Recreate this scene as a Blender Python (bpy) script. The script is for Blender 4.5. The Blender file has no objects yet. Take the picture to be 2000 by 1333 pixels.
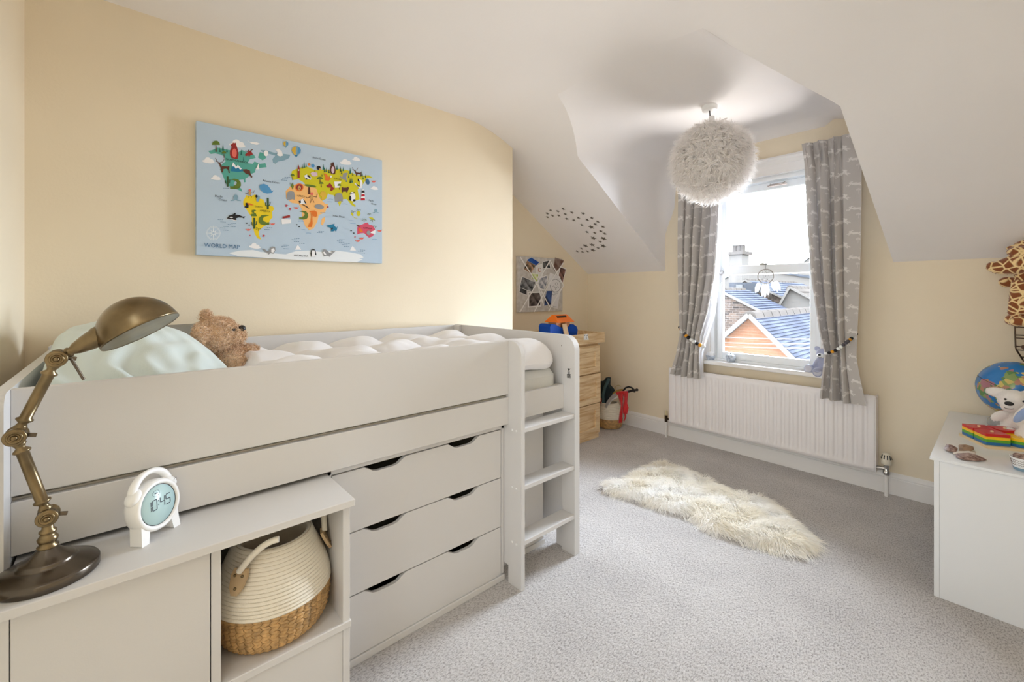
import bpy, math, random
import numpy as np
from mathutils import Vector, Matrix
random.seed(7); rng = np.random.default_rng(7)
S = bpy.context.scene
COL = S.collection
PI = math.pi

# ------------------------------------------------------------------ camera, sky, lights, exposure
F, CX, V0 = 849.0, 1000.0, 571.5            # focal length, optical axis and horizon in the 2000x1333 frame
YAW, HC = math.atan2(953.0, 849.0), 1.36
cam = bpy.data.objects.new('camera', bpy.data.cameras.new('camera')); COL.objects.link(cam)
cam.location = (0, 0, HC); cam.rotation_euler = (PI/2, 0, YAW)
cam.data.sensor_width = 36.0; cam.data.lens = F/2000*36.0
cam.data.shift_y = -(666.5-V0)/2000; cam.data.clip_start = 0.02; cam.data.clip_end = 300
S.camera = cam

W = bpy.data.worlds.new('sky'); S.world = W; W.use_nodes = True
_bg = W.node_tree.nodes['Background']
_bg.inputs[0].default_value = (0.80, 0.905, 1.03, 1); _bg.inputs[1].default_value = 52.0

def area(name, loc, aim, sx, sy, power, col, portal=False):
    l = bpy.data.lights.new(name, 'AREA'); l.shape = 'RECTANGLE'; l.size = sx; l.size_y = sy
    l.energy = power; l.color = col
    o = bpy.data.objects.new(name, l); COL.objects.link(o); o.location = loc
    o.rotation_euler = (Vector(aim)-Vector(loc)).to_track_quat('-Z', 'Y').to_euler()
    if portal: l.cycles.is_portal = True
    return o
area('window_portal', (-1.29, 4.03, 1.5), (-1.29, 0, 1.5), 0.80, 1.5, 1, (1, 1, 1), True)
area('rear_fill', (-0.25, -1.5, 1.75), (-1.1, 2.2, 1.45), 1.1, 1.3, 20, (0.79, 0.90, 1.0))  # added fill from behind the camera, no known lamp
area('overhead_fill', (-0.2, -0.9, 2.55), (-0.2, -0.9, 0), 1.0, 1.0, 8, (0.79, 0.90, 1.0))  # added fill from overhead, not a real ceiling fitting

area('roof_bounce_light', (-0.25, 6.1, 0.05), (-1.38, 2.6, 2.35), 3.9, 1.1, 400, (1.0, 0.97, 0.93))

vs = S.view_settings
vs.view_transform = 'Standard'; vs.look = 'None'; vs.exposure = 0.34; vs.gamma = 1.0; vs.use_curve_mapping = False
S.cycles.use_denoising = True
S.cycles.max_bounces = 14; S.cycles.diffuse_bounces = 8; S.cycles.transparent_max_bounces = 12
S.cycles.sample_clamp_indirect = 8.0; S.cycles.caustics_reflective = False; S.cycles.caustics_refractive = False

# ------------------------------------------------------------------ geometry helpers
FW = np.array([-math.sin(YAW), math.cos(YAW), 0]); RT = np.array([math.cos(YAW), math.sin(YAW), 0]); UP = np.array([0, 0, 1.0])
C0 = np.array([0, 0, HC])
def ray(u, v): return FW + RT*(u-CX)/F + UP*(V0-v)/F
def onX(u, v, x): r = ray(u, v); return C0 + r*(x/r[0])
def onY(u, v, y): r = ray(u, v); return C0 + r*(y/r[1])
def onZ(u, v, z): r = ray(u, v); return C0 + r*((z-HC)/r[2])

def lin(c): c /= 255.0; return c/12.92 if c <= 0.04045 else ((c+0.055)/1.055)**2.4
def RGB(r, g, b): return (lin(r), lin(g), lin(b), 1.0)

def mat(name, col, rough=0.5, metal=0.0, var=0.0, vscale=8.0, bump=0.0, bscale=200.0, spec=0.5, coat=0.0, sheen=0.0, col2=None, detail=4.0, trans=0.0):
    m = bpy.data.materials.new(name); m.use_nodes = True
    nt = m.node_tree; N = nt.nodes; L = nt.links; b = N['Principled BSDF']
    if len(col) == 3: col = RGB(*col)
    b.inputs['Base Color'].default_value = col
    b.inputs['Roughness'].default_value = rough; b.inputs['Metallic'].default_value = metal
    b.inputs['Specular IOR Level'].default_value = spec
    if coat: b.inputs['Coat Weight'].default_value = coat
    if sheen: b.inputs['Sheen Weight'].default_value = sheen
    tc = N.new('ShaderNodeTexCoord')
    if var or col2 is not None:
        n = N.new('ShaderNodeTexNoise'); n.inputs['Scale'].default_value = vscale; n.inputs['Detail'].default_value = detail
        L.new(tc.outputs['Object'], n.inputs['Vector'])
        mx = N.new('ShaderNodeMix'); mx.data_type = 'RGBA'
        c2 = RGB(*col2) if (col2 is not None and len(col2) == 3) else (col2 if col2 is not None else tuple(x*(1-var) for x in col[:3])+(1,))
        mx.inputs[6].default_value = col; mx.inputs[7].default_value = c2
        r = N.new('ShaderNodeMapRange'); r.inputs[1].default_value = 0.35; r.inputs[2].default_value = 0.65
        L.new(n.outputs['Fac'], r.inputs[0]); L.new(r.outputs[0], mx.inputs[0]); L.new(mx.outputs[2], b.inputs['Base Color'])
    if bump:
        n2 = N.new('ShaderNodeTexNoise'); n2.inputs['Scale'].default_value = bscale; n2.inputs['Detail'].default_value = 3
        L.new(tc.outputs['Object'], n2.inputs['Vector'])
        bp = N.new('ShaderNodeBump'); bp.inputs['Strength'].default_value = min(1.0, bump); bp.inputs['Distance'].default_value = 0.004
        L.new(n2.outputs['Fac'], bp.inputs['Height']); L.new(bp.outputs['Normal'], b.inputs['Normal'])
    if trans:
        t = N.new('ShaderNodeBsdfTranslucent'); t.inputs[0].default_value = col
        ms = N.new('ShaderNodeMixShader'); ms.inputs[0].default_value = trans
        L.new(b.outputs[0], ms.inputs[1]); L.new(t.outputs[0], ms.inputs[2]); L.new(ms.outputs[0], N['Material Output'].inputs[0])
    return m

class MB:
    """collects shapes; build() links them as ONE mesh object"""
    def __init__(s): s.v = []; s.f = []; s.m = []; s.sm = []; s.n = 0
    def add(s, v, f, m=0, smooth=False):
        b = s.n; s.v.extend([tuple(p) for p in v]); s.n += len(v)
        for q in f: s.f.append(tuple(i+b for i in q))
        s.m.extend([m]*len(f)); s.sm.extend([smooth]*len(f)); return s
    def box(s, x0, x1, y0, y1, z0, z1, m=0):
        x0, x1 = min(x0, x1), max(x0, x1); y0, y1 = min(y0, y1), max(y0, y1); z0, z1 = min(z0, z1), max(z0, z1)
        v = [(x, y, z) for x in (x0, x1) for y in (y0, y1) for z in (z0, z1)]
        return s.add(v, [(0, 1, 3, 2), (4, 6, 7, 5), (0, 4, 5, 1), (2, 3, 7, 6), (0, 2, 6, 4), (1, 5, 7, 3)], m)
    def obox(s, c, ax, h, m=0):
        c = np.array(c, float); ax = [np.array(a, float)/np.linalg.norm(a) for a in ax]
        v = [c + ax[0]*h[0]*i + ax[1]*h[1]*j + ax[2]*h[2]*k for i in (-1, 1) for j in (-1, 1) for k in (-1, 1)]
        return s.add(v, [(0, 1, 3, 2), (4, 6, 7, 5), (0, 4, 5, 1), (2, 3, 7, 6), (0, 2, 6, 4), (1, 5, 7, 3)], m)
    def prism(s, pts, fn, d0, d1, m=0, smooth=False):
        """polygon pts (a,b) extruded from d0 to d1; fn(a,b,d) -> point"""
        n = len(pts)
        v = [fn(a, b, d0) for a, b in pts]+[fn(a, b, d1) for a, b in pts]
        s.add(v, [tuple(range(n-1, -1, -1)), tuple(range(n, 2*n))], m)
        s.add(v, [(i, (i+1) % n, n+(i+1) % n, n+i) for i in range(n)], m, smooth); return s
    def flat(s, pts, m=0): return s.add(pts, [tuple(range(len(pts)))], m)
    def grid(s, P, m=0, smooth=True, closed=False):
        """P: array (a,b,3)"""
        P = np.asarray(P, float); a, b = P.shape[:2]
        f = []
        for i in range(a-1):
            for j in range(b if closed else b-1):
                k = (j+1) % b; f.append((i*b+j, i*b+k, (i+1)*b+k, (i+1)*b+j))
        return s.add(P.reshape(-1, 3), f, m, smooth)
    def lathe(s, prof, c, axis=(0, 0, 1), n=32, m=0, smooth=True, caps=True):
        ax = Vector(axis).normalized(); u = ax.orthogonal().normalized(); w = ax.cross(u)
        ax, u, w = np.array(ax), np.array(u), np.array(w); c = np.array(c, float)
        a = np.linspace(0, 2*PI, n, endpoint=False)
        P = np.array([[c+ax*z+r*(u*math.cos(t)+w*math.sin(t)) for t in a] for r, z in prof])
        s.grid(P, m, smooth, True)
        if caps:
            if prof[0][0] > 1e-5: s.add(P[0], [tuple(range(n-1, -1, -1))], m)
            if prof[-1][0] > 1e-5: s.add(P[-1], [tuple(range(n))], m)
        return s
    def tube(s, path, r, n=10, m=0, caps=True, closed=False):
        p = np.array(path, float); k = len(p); rr = np.full(k, r, float) if np.isscalar(r) else np.array(r, float)
        if closed: t = np.roll(p, -1, 0)-np.roll(p, 1, 0)
        else: t = np.gradient(p, axis=0)
        t /= np.linalg.norm(t, axis=1)[:, None]+1e-12
        up = np.array(Vector(t[0]).orthogonal().normalized()); rings = []
        for i in range(k):
            up = up-t[i]*(up@t[i]); up /= np.linalg.norm(up)+1e-12; w = np.cross(t[i], up)
            a = np.linspace(0, 2*PI, n, endpoint=False)
            rings.append([p[i]+rr[i]*(up*math.cos(q)+w*math.sin(q)) for q in a])
        if closed: rings.append(rings[0])
        P = np.array(rings); s.grid(P, m, True, True)
        if caps and not closed:
            s.add(P[0], [tuple(range(n-1, -1, -1))], m); s.add(P[-1], [tuple(range(n))], m)
        return s
    def ell(s, c, r, rot=None, nu=20, nv=14, m=0):
        th = np.linspace(0, PI, nv); ph = np.linspace(0, 2*PI, nu, endpoint=False)
        P = np.array([[(math.sin(a)*math.cos(b)*r[0], math.sin(a)*math.sin(b)*r[1], math.cos(a)*r[2]) for b in ph] for a in th])
        if rot is not None: P = P @ np.array(rot.to_3x3()).T
        return s.grid(P+np.array(c, float), m, True, True)
    def tri_strands(s, V, Fq, m=0): return s.add(V.tolist(), Fq.tolist(), m, True)
    def build(s, name, mats, parent=None, base=None, bevel=0.0, seg=2, kind=None, merge=False):
        mats = mats if isinstance(mats, (list, tuple)) else [mats]
        off = np.zeros(3)
        if parent is not None: off = ORIG[parent.name]
        elif base is not None: off = np.array(base, float)
        me = bpy.data.meshes.new(name)
        V = (np.array(s.v, float)-off)
        me.from_pydata(V.tolist(), [], s.f)
        for mm in mats: me.materials.append(mm)
        me.polygons.foreach_set('material_index', s.m); me.polygons.foreach_set('use_smooth', s.sm); me.update()
        o = bpy.data.objects.new(name, me); COL.objects.link(o)
        if parent is not None: o.parent = parent
        else: o.location = off
        ORIG[o.name] = off
        if bevel:
            b = o.modifiers.new('bevel', 'BEVEL'); b.width = bevel; b.segments = seg; b.limit_method = 'ANGLE'; b.angle_limit = 0.7
        if kind: o['kind'] = kind
        return o
ORIG = {}
def thing(name, label, cat, loc, group=None):
    o = bpy.data.objects.new(name, None); COL.objects.link(o); o.location = loc; o.empty_display_size = 0.05
    ORIG[o.name] = np.array(loc, float); o['label'] = label; o['category'] = cat
    if group: o['group'] = group
    return o
def tag(o, label, cat, group=None):
    o['label'] = label; o['category'] = cat
    if group: o['group'] = group
    return o
def struct(o): o['kind'] = 'structure'; return o
def remesh(o, vox, sm=6):
    r = o.modifiers.new('remesh', 'REMESH'); r.mode = 'VOXEL'; r.voxel_size = vox; r.use_smooth_shade = True
    k = o.modifiers.new('smooth', 'SMOOTH'); k.iterations = sm; k.factor = 0.5
    return o
def strands(P, D, L, w, segs=5, droop=0.5, curl=0.0, freq=2.0, flat=None):
    """ribbon hairs: roots P, directions D, lengths L -> verts, quads"""
    n = len(P); D = D/np.linalg.norm(D, axis=1)[:, None]
    L = np.broadcast_to(L, (n,)); w = np.broadcast_to(w, (n,))
    view = C0-P; view /= np.linalg.norm(view, axis=1)[:, None]
    side0 = rng.normal(size=(n, 3)); side0 = 0.4*side0+np.cross(D, view); side0 -= D*(side0*D).sum(1)[:, None]; side0 /= np.linalg.norm(side0, axis=1)[:, None]+1e-9
    up2 = np.cross(D, side0); ph = rng.uniform(0, 2*PI, n)
    V = np.zeros((n, segs+1, 2, 3))
    for i in range(segs+1):
        t = i/segs
        c = P+D*(L*t)[:, None]; c[:, 2] -= droop*L*t*t
        if curl: c = c+side0*(curl*L*t*np.sin(freq*2*PI*t+ph))[:, None]+up2*(curl*L*t*np.cos(freq*2*PI*t+ph))[:, None]
        ww = w*(1-0.85*t)
        V[:, i, 0] = c-side0*ww[:, None]; V[:, i, 1] = c+side0*ww[:, None]
    idx = np.arange(n*(segs+1)*2).reshape(n, segs+1, 2)
    Q = np.stack([idx[:, :-1, 0], idx[:, :-1, 1], idx[:, 1:, 1], idx[:, 1:, 0]], -1).reshape(-1, 4)
    return V.reshape(-1, 3), Q
def ell_samples(parts, dens, skip=0.97):
    """random points and normals over a union of ellipsoids (c, r, rot)"""
    PP, NN = [], []
    for i, (c, r, rot) in enumerate(parts):
        r = np.array(r, float); A = 4*PI*((((r[0]*r[1])**1.6+(r[0]*r[2])**1.6+(r[1]*r[2])**1.6)/3)**(1/1.6))
        k = int(A*dens); d = rng.normal(size=(k, 3)); d /= np.linalg.norm(d, axis=1)[:, None]
        p = d*r; nn = d/r; nn /= np.linalg.norm(nn, axis=1)[:, None]
        M = np.eye(3) if rot is None else np.array(rot.to_3x3())
        p = p@M.T+np.array(c); nn = nn@M.T; keep = np.ones(k, bool)
        for j, (c2, r2, rot2) in enumerate(parts):
            if j == i: continue
            M2 = np.eye(3) if rot2 is None else np.array(rot2.to_3x3())
            q = (p-np.array(c2))@M2/np.array(r2, float); keep &= (q*q).sum(1) > skip
        PP.append(p[keep]); NN.append(nn[keep])
    return np.concatenate(PP), np.concatenate(NN)
def text_geo(s, size):
    cu = bpy.data.curves.new('t', 'FONT'); cu.body = s; cu.size = size; cu.align_x = 'CENTER'; cu.align_y = 'CENTER'; cu.resolution_u = 2
    o = bpy.data.objects.new('t', cu); COL.objects.link(o)
    dg = bpy.context.evaluated_depsgraph_get(); me = bpy.data.meshes.new_from_object(o.evaluated_get(dg))
    v = [tuple(p.co) for p in me.vertices]; f = [tuple(p.vertices) for p in me.polygons]
    bpy.data.objects.remove(o); bpy.data.curves.remove(cu); bpy.data.meshes.remove(me)
    return v, f
def arc(cx, cy, r, a0, a1, n=6): return [(cx+r*math.cos(a0+(a1-a0)*i/n), cy+r*math.sin(a0+(a1-a0)*i/n)) for i in range(n+1)]
XZ = lambda a, b, d: (a, d, b)
YZ = lambda a, b, d: (d, a, b)
XY = lambda a, b, d: (a, b, d)
def sst(x): x = np.clip(x, 0, 1); return x*x*(3-2*x)

# ------------------------------------------------------------------ shared materials
M_beige = mat('beige_paint', (236, 223, 199), 0.75, var=0.03, vscale=2.0, bump=0.10, bscale=90, spec=0.25)
M_ceil = mat('white_ceiling_paint', (238, 235, 235), 0.8, var=0.02, vscale=1.5, bump=0.08, bscale=70, spec=0.2)
M_trim = mat('white_gloss_paint', (236, 234, 232), 0.32, spec=0.4)
M_bed = mat('putty_white_lacquer', (215, 213, 212), 0.45, var=0.02, vscale=3.0, bump=0.03, bscale=300, spec=0.35)
M_bedin = mat('grey_board', (196, 190, 178), 0.6)
M_dark = mat('dark_gap', (40, 38, 36), 0.8)
M_white = mat('white_plastic', (240, 240, 240), 0.35)
M_black = mat('black_plastic', (20, 20, 22), 0.4)
M_chrome = mat('chrome', (200, 200, 200), 0.22, metal=1.0)
# ------------------------------------------------------------------ room shell
M_leakblock = mat('leak_block_grey', (90, 88, 86), 0.9)
YW, XA, XL, XR = 3.87, -3.069, -2.60, 0.42        # window wall, alcove wall, left wall, right wall
CZ = 2.635
_t = np.linspace(0, 1, 60)
_by = (1-_t)**2*1.85+2*_t*(1-_t)*2.198+_t**2*2.75
_bz = (1-_t)**2*CZ+2*_t*(1-_t)*CZ+_t**2*(1.565+0.64*(3.87-2.75))
def Sz(y):
    if y <= 1.85: return CZ
    if y >= 2.75: return 1.565+0.64*(3.87-y)
    return float(np.interp(y, _by, _bz))
def Sinv(z):
    if z <= _bz[-1]: return 3.87-(z-1.565)/0.64
    return float(np.interp(z, _bz[::-1], _by[::-1]))
ZT = 2.612
def edgeL(z): return -2.134 if z <= 2.39 else -2.134+0.274*(z-2.39)/(ZT-2.39)
def edgeR(z): return -0.478-0.062*(z-1.565)/0.745 if z <= 2.31 else -0.54-0.395*(z-2.31)/(ZT-2.31)

M_carpet = mat('carpet_pile', (200, 190, 181), 0.95, spec=0.1, sheen=0.3)
nt = M_carpet.node_tree; N = nt.nodes; L = nt.links; b = N['Principled BSDF']
tc = N.new('ShaderNodeTexCoord')
def noise(sc, det=2.0, rough=0.5, vec=None):
    n = N.new('ShaderNodeTexNoise'); n.inputs['Scale'].default_value = sc; n.inputs['Detail'].default_value = det; n.inputs['Roughness'].default_value = rough
    L.new(vec or tc.outputs['Object'], n.inputs['Vector']); return n.outputs['Fac']
def mrange(x, a, c, d=0.0, e=1.0):
    r = N.new('ShaderNodeMapRange'); r.inputs[1].default_value = a; r.inputs[2].default_value = c; r.inputs[3].default_value = d; r.inputs[4].default_value = e
    L.new(x, r.inputs[0]); return r.outputs[0]
def mixc(f, c1, c2):
    m = N.new('ShaderNodeMix'); m.data_type = 'RGBA'; L.new(f, m.inputs[0])
    for i, c in ((6, c1), (7, c2)):
        if isinstance(c, tuple): m.inputs[i].default_value = c
        else: L.new(c, m.inputs[i])
    return m.outputs[2]
mp_ = N.new('ShaderNodeMapping'); mp_.inputs['Scale'].default_value = (1.0, 0.45, 1.0); mp_.inputs['Rotation'].default_value = (0, 0, -0.55)
L.new(tc.outputs['Object'], mp_.inputs['Vector'])
fine = noise(175, 5, 0.78, mp_.outputs[0]); mid = noise(75, 3, 0.6); big = noise(3.2, 3, 0.6)
c = mixc(mrange(fine, 0.36, 0.54), RGB(122, 115, 112), RGB(206, 201, 199))
c = mixc(mrange(big, 0.35, 0.7), c, mixc(mrange(fine, 0.34, 0.52), RGB(136, 128, 124), RGB(214, 209, 206)))
L.new(c, b.inputs['Base Color'])
bp = N.new('ShaderNodeBump'); bp.inputs['Strength'].default_value = 0.75; bp.inputs['Distance'].default_value = 0.008
L.new(fine, bp.inputs['Height'])
bp2 = N.new('ShaderNodeBump'); bp2.inputs['Strength'].default_value = 0.35; bp2.inputs['Distance'].default_value = 0.02
L.new(mid, bp2.inputs['Height']); L.new(bp.outputs[0], bp2.inputs['Normal']); L.new(bp2.outputs[0], b.inputs['Normal'])
struct(MB().box(-3.12, 0.55, -2.0, 3.90, -0.08, 0.0).build('floor', M_carpet))

m = MB()                                            # ceiling, sloping sides and the dormer vault: one plaster skin
y0 = Sinv(ZT)
def bl(x): return float(1-sst((x+1.85)/0.30)*sst((-0.945-x)/0.30))
def zmain(x, y): return CZ-(CZ-Sz(y))*bl(x)
cxs = [-3.1, -2.5, -2.0]+[x for x in np.linspace(-1.86, -1.55, 9)]+[-1.4]+[x for x in np.linspace(-1.25, -0.935, 9)]+[-0.6, 0.0, XR+0.05]
m.grid([[(x, y, zmain(x, y)) for x in cxs] for y in list(np.linspace(-2.0, 1.85, 4))+list(np.linspace(1.9, y0, 8))])
ys = np.linspace(y0, 2.75, 20).tolist()+np.linspace(2.8, 3.89, 16).tolist()
m.grid([[((1-k)*(-3.1)+k*edgeL(Sz(y)), y, Sz(y)) for k in np.linspace(0, 1, 5)] for y in ys])
m.grid([[((1-k)*edgeR(Sz(y))+k*(XR+0.05), y, Sz(y)) for k in np.linspace(0, 1, 5)] for y in ys])
prof = [(edgeL(z), z) for z in np.linspace(1.56, 2.39, 8)]+[(edgeL(z), z) for z in np.linspace(2.41, ZT, 7)]
prof += [(x, zmain(x, y0)) for x in np.linspace(-1.785, -0.97, 19)]+[(edgeR(z), z) for z in np.linspace(ZT, 2.33, 7)]+[(edgeR(z), z) for z in np.linspace(2.31, 1.56, 8)]
def vault(x, z):                                    # rounder section further in
    if x < -1.83 and z > 2.2:
        a = (z-2.2)/(ZT-2.2)*PI/2; return (-1.80-0.334*math.cos(a), 2.26+0.375*math.sin(a))
    if x > -0.96 and z > 2.2:
        a = (z-2.2)/(ZT-2.2)*PI/2; return (-0.86+0.34*math.cos(a), 2.26+0.375*math.sin(a))
    return (x, 2.635 if z > 2.6 else z)
P = []
for w in np.linspace(0, 1, 30):
    row = []
    for x, z in prof:
        ya = y0 if z >= ZT-1e-6 else Sinv(z); y = ya+(3.89-ya)*w; q = vault(x, z); k = float(sst((y-ya)/0.30))
        xx, zz = x+(q[0]-x)*k, z+(q[1]-z)*k
        d = y-(YW-0.16)
        if d > 0 and x < -1.9 and z > 1.9: xx += (0.16-math.sqrt(max(0, 0.16**2-min(d, 0.16)**2)))*float(sst((z-1.9)/0.3))*0.8
        if d > 0.06 and z > 2.6: zz -= (d-0.06)*0.45
        row.append((xx, y, zz))
    P.append(row)
m.grid(P)
struct(m.build('ceiling', M_ceil))
struct(MB().box(-3.16, XR+0.12, -2.12, YW+0.17, 2.655, 2.80).build('roof', M_leakblock))  # unseen slab added to stop sky light leaking through ceiling gaps

pts = [(-0.4, -0.02), (2.322, -0.02)]+[(y, Sz(y)+0.03) for y in np.linspace(2.322, 1.85, 14)]+[(-0.4, CZ+0.03)]
struct(MB().prism(pts, YZ, -3.14, XL).build('wall_left', M_beige))
struct(MB().box(-3.16, XA, 2.3, YW+0.1, -0.02, 2.7).build('wall_alcove', M_beige))
HX0, HX1, HZ0, HZ1 = -1.70, -0.88, 0.735, 2.33
m = MB().box(-3.16, HX0, YW, YW+0.17, -0.02, 2.72).box(HX1, XR+0.1, YW, YW+0.17, -0.02, 2.72)
m.box(HX0, HX1, YW, YW+0.17, -0.02, HZ0).box(HX0, HX1, YW, YW+0.17, HZ1, 2.72)
struct(m.build('wall_far', M_beige))
struct(MB().box(-3.14, -0.85, -0.42, -0.30, -0.02, 2.66).build('wall_back', M_beige))
struct(MB().box(XR, XR+0.1, -2.0, YW+0.1, -0.02, 2.66).build('wall_right', M_beige))
struct(MB().box(-0.97, -0.85, -2.0, -0.42, -0.02, 2.66).box(-0.97, XR+0.1, -2.1, -1.98, -0.02, 2.66).build('wall_landing', M_beige))

def skirting(name, a, b_, nrm):
    """moulded skirting board from a to b, facing nrm"""
    a, b_, nrm = np.array(a, float), np.array(b_, float), np.array(nrm, float)
    prof = [(0, 0), (0.019, 0), (0.019, 0.105), (0.014, 0.110), (0.016, 0.118), (0.013, 0.132), (0.006, 0.143), (0, 0.145)]
    v = [a+nrm*d+UP*z for d, z in prof]+[b_+nrm*d+UP*z for d, z in prof]; n = len(prof)
    mm = MB(); mm.add(v, [(i, (i+1) % n, n+(i+1) % n, n+i) for i in range(n)]); mm.add(v, [tuple(range(n)), tuple(range(2*n-1, n-1, -1))])
    return struct(mm.build(name, M_trim))
skirting('baseboard_far', (XA, YW, 0), (XR, YW, 0), (0, -1, 0))
skirting('baseboard_alcove', (XA, 2.322, 0), (XA, YW, 0), (1, 0, 0))

# ------------------------------------------------------------------ sash window
M_upvc = mat('white_window_frame', (238, 241, 243), 0.3)
M_glass = bpy.data.materials.new('window_glass'); M_glass.use_nodes = True
nt = M_glass.node_tree; N = nt.nodes; L = nt.links; N.remove(N['Principled BSDF'])
tr = N.new('ShaderNodeBsdfTransparent'); gl = N.new('ShaderNodeBsdfGlossy'); gl.inputs['Roughness'].default_value = 0.02
fr = N.new('ShaderNodeFresnel'); fr.inputs['IOR'].default_value = 1.35
mx = N.new('ShaderNodeMixShader'); L.new(fr.outputs[0], mx.inputs[0]); L.new(tr.outputs[0], mx.inputs[1]); L.new(gl.outputs[0], mx.inputs[2]); L.new(mx.outputs[0], N['Material Output'].inputs[0])
win = bpy.data.objects.new('window_1', None); COL.objects.link(win); win.location = (-1.29, 3.93, 0.735); ORIG['window_1'] = np.array((-1.29, 3.93, 0.735)); struct(win)
m = MB().box(HX0, HX0+0.035, 3.862, 4.02, HZ0, HZ1).box(HX1-0.035, HX1, 3.862, 4.02, HZ0, HZ1)
m.box(HX0, HX1, 3.885, 4.02, 2.262, HZ1).box(HX0, HX1, 3.90, 4.03, HZ0, 0.782)
m.build('window_frame', M_upvc, win, bevel=0.004)
def sash(name, x0, x1, z0, z1, y0, y1, l, bt, tp):
    m = MB().box(x0, x0+l, y0, y1, z0, z1).box(x1-l, x1, y0, y1, z0, z1).box(x0+l, x1-l, y0, y1, z0, z0+bt).box(x0+l, x1-l, y0, y1, z1-tp, z1)
    s = m.build(name, M_upvc, win, bevel=0.005)
    MB().box(x0+l, x1-l, (y0+y1)/2-0.003, (y0+y1)/2+0.003, z0+bt, z1-tp).build('glass_pane', M_glass, s)
    return s
us = sash('upper_sash', -1.662, -0.918, 1.510, 2.262, 3.955, 3.995, 0.062, 0.07, 0.058)
ls = sash('lower_sash', -1.664, -0.916, 0.782, 1.588, 3.908, 3.948, 0.050, 0.058, 0.072)
m = MB().box(-1.255, -1.12, 3.893, 3.915, 2.218, 2.226).tube([(-1.24, 3.912, 2.238), (-1.235, 3.885, 2.226), (-1.14, 3.885, 2.226), (-1.135, 3.912, 2.238)], 0.005)
m.build('sash_pull', mat('pale_metal_pull', (170, 160, 155), 0.3, metal=0.6), us)
MB().box(-1.32, -1.26, 3.905, 3.94, 1.588, 1.598).box(-1.30, -1.28, 3.89, 3.91, 1.592, 1.603).build('sash_catch', M_chrome, ls)
prof = [(3.868, 2.43), (3.82, 2.43), (3.815, 2.415), (3.828, 2.40), (3.835, 2.372), (3.842, 2.366), (3.845, 2.345), (3.850, 2.30), (3.868, 2.295)]
struct(MB().prism(prof, lambda a, b_, d: (d, a, b_), -1.80, -0.78).build('trim_1', M_trim))
m = MB()
for x0, x1 in ((-1.80, -1.697), (-0.883, -0.78)): m.box(x0, x1, 3.842, 3.868, 0.766, 2.295)
struct(m.build('trim_2', M_trim, bevel=0.006))
struct(MB().box(-1.83, -0.75, 3.785, 3.905, 0.733, 0.766).build('trim_3', M_trim, bevel=0.008, seg=3))

# ------------------------------------------------------------------ radiator under the window
M_rad = mat('radiator_enamel', (234, 230, 230), 0.35)
RX0, RX1, RZ0, RZ1, RY = -2.043, -0.556, 0.148, 0.660, 3.765
rad = thing('radiator', 'long white ribbed panel radiator under the sash window', 'radiator', (-1.3, 3.83, RZ0))
nr = 27; xs = np.linspace(RX0, RX1, nr*10+1); zs = [RZ0, RZ0+0.012, RZ0+0.03, RZ0+0.055]+np.linspace(RZ0+0.07, RZ1-0.085, 8).tolist()+[RZ1-0.06, RZ1-0.04, RZ1-0.012, RZ1]
P = []
for z in zs:
    k = float(sst((z-RZ0-0.03)/0.03)*sst((RZ1-0.04-z)/0.03)); e = 0.012 if z in (RZ0, RZ1) else 0.0
    row = []
    for i, x in enumerate(xs):
        f = (i % 10)/10.0; g = float(sst((abs(f-0.5)-0.22)/0.16))     # raised flute, sunk channel between
        ed = 0.012 if i in (0, len(xs)-1) else 0.0
        row.append((x, RY+0.0105*k*g*(1 if 5 < i < len(xs)-6 else 0)+max(e, ed), z))
    P.append(row)
MB().grid(P).build('front_panel', M_rad, rad)
MB().box(RX0, RX1, RY+0.012, RY+0.030, RZ0, RZ1).box(RX0+0.01, RX1-0.01, RY+0.06, RY+0.075, RZ0+0.01, RZ1-0.01).build('rear_panel', M_rad, rad, bevel=0.003)
for x0, x1 in ((RX0-0.002, RX0+0.004), (RX1-0.004, RX1+0.002)): MB().box(x0, x1, RY+0.004, RY+0.08, RZ0, RZ1).build('side_cover', M_rad, rad, bevel=0.002)
m = MB()
for i in range(60): m.box(RX0+0.012+i*0.0248, RX0+0.012+i*0.0248+0.018, RY+0.030, RY+0.062, RZ1-0.01, RZ1-0.004)
m.build('top_grille', M_rad, rad, kind='stuff')
for x in (-1.9, -0.7): MB().box(x, x+0.03, RY+0.07, YW-0.001, 0.3, 0.55).build('wall_bracket', M_rad, rad)
px, py = -2.088, 3.80
MB().tube([(px, py, 0.0), (px, py, 0.155)], 0.009).build('supply_pipe', M_trim, rad)
MB().tube([(px, py, 0.145), (px, py, 0.205)], 0.0135, 12).tube([(px, py, 0.175), (RX0, RY+0.025, 0.175)], 0.009).build('lockshield_valve', mat('dark_brass_valve', (70, 55, 40), 0.3, metal=0.8), rad)
MB().lathe([(0.010, 0.2), (0.011, 0.205), (0.011, 0.245), (0.008, 0.25)], (px, py, 0), n=14).build('valve_cap', mat('cream_cap', (205, 190, 150), 0.4), rad)
px, py = -0.503, 3.79
MB().tube([(px, py, 0.0), (px, py, 0.145)], 0.0105).build('supply_pipe', M_trim, rad)
MB().lathe([(0.017, 0.145), (0.019, 0.15), (0.019, 0.168), (0.014, 0.172), (0.014, 0.21), (0.019, 0.213)], (px, py, 0), n=16).tube([(px, py, 0.185), (RX1-0.005, RY+0.025, 0.178)], 0.012, 12).build('thermostatic_valve', M_chrome, rad)
hd = MB().lathe([(0.022, 0.212), (0.027, 0.214), (0.028, 0.235), (0.026, 0.262), (0.020, 0.285), (0.010, 0.289)], (px, py, 0), n=24).build('thermostat_head', mat('cream_plastic', (222, 214, 196), 0.4), rad)
m = MB()
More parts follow.
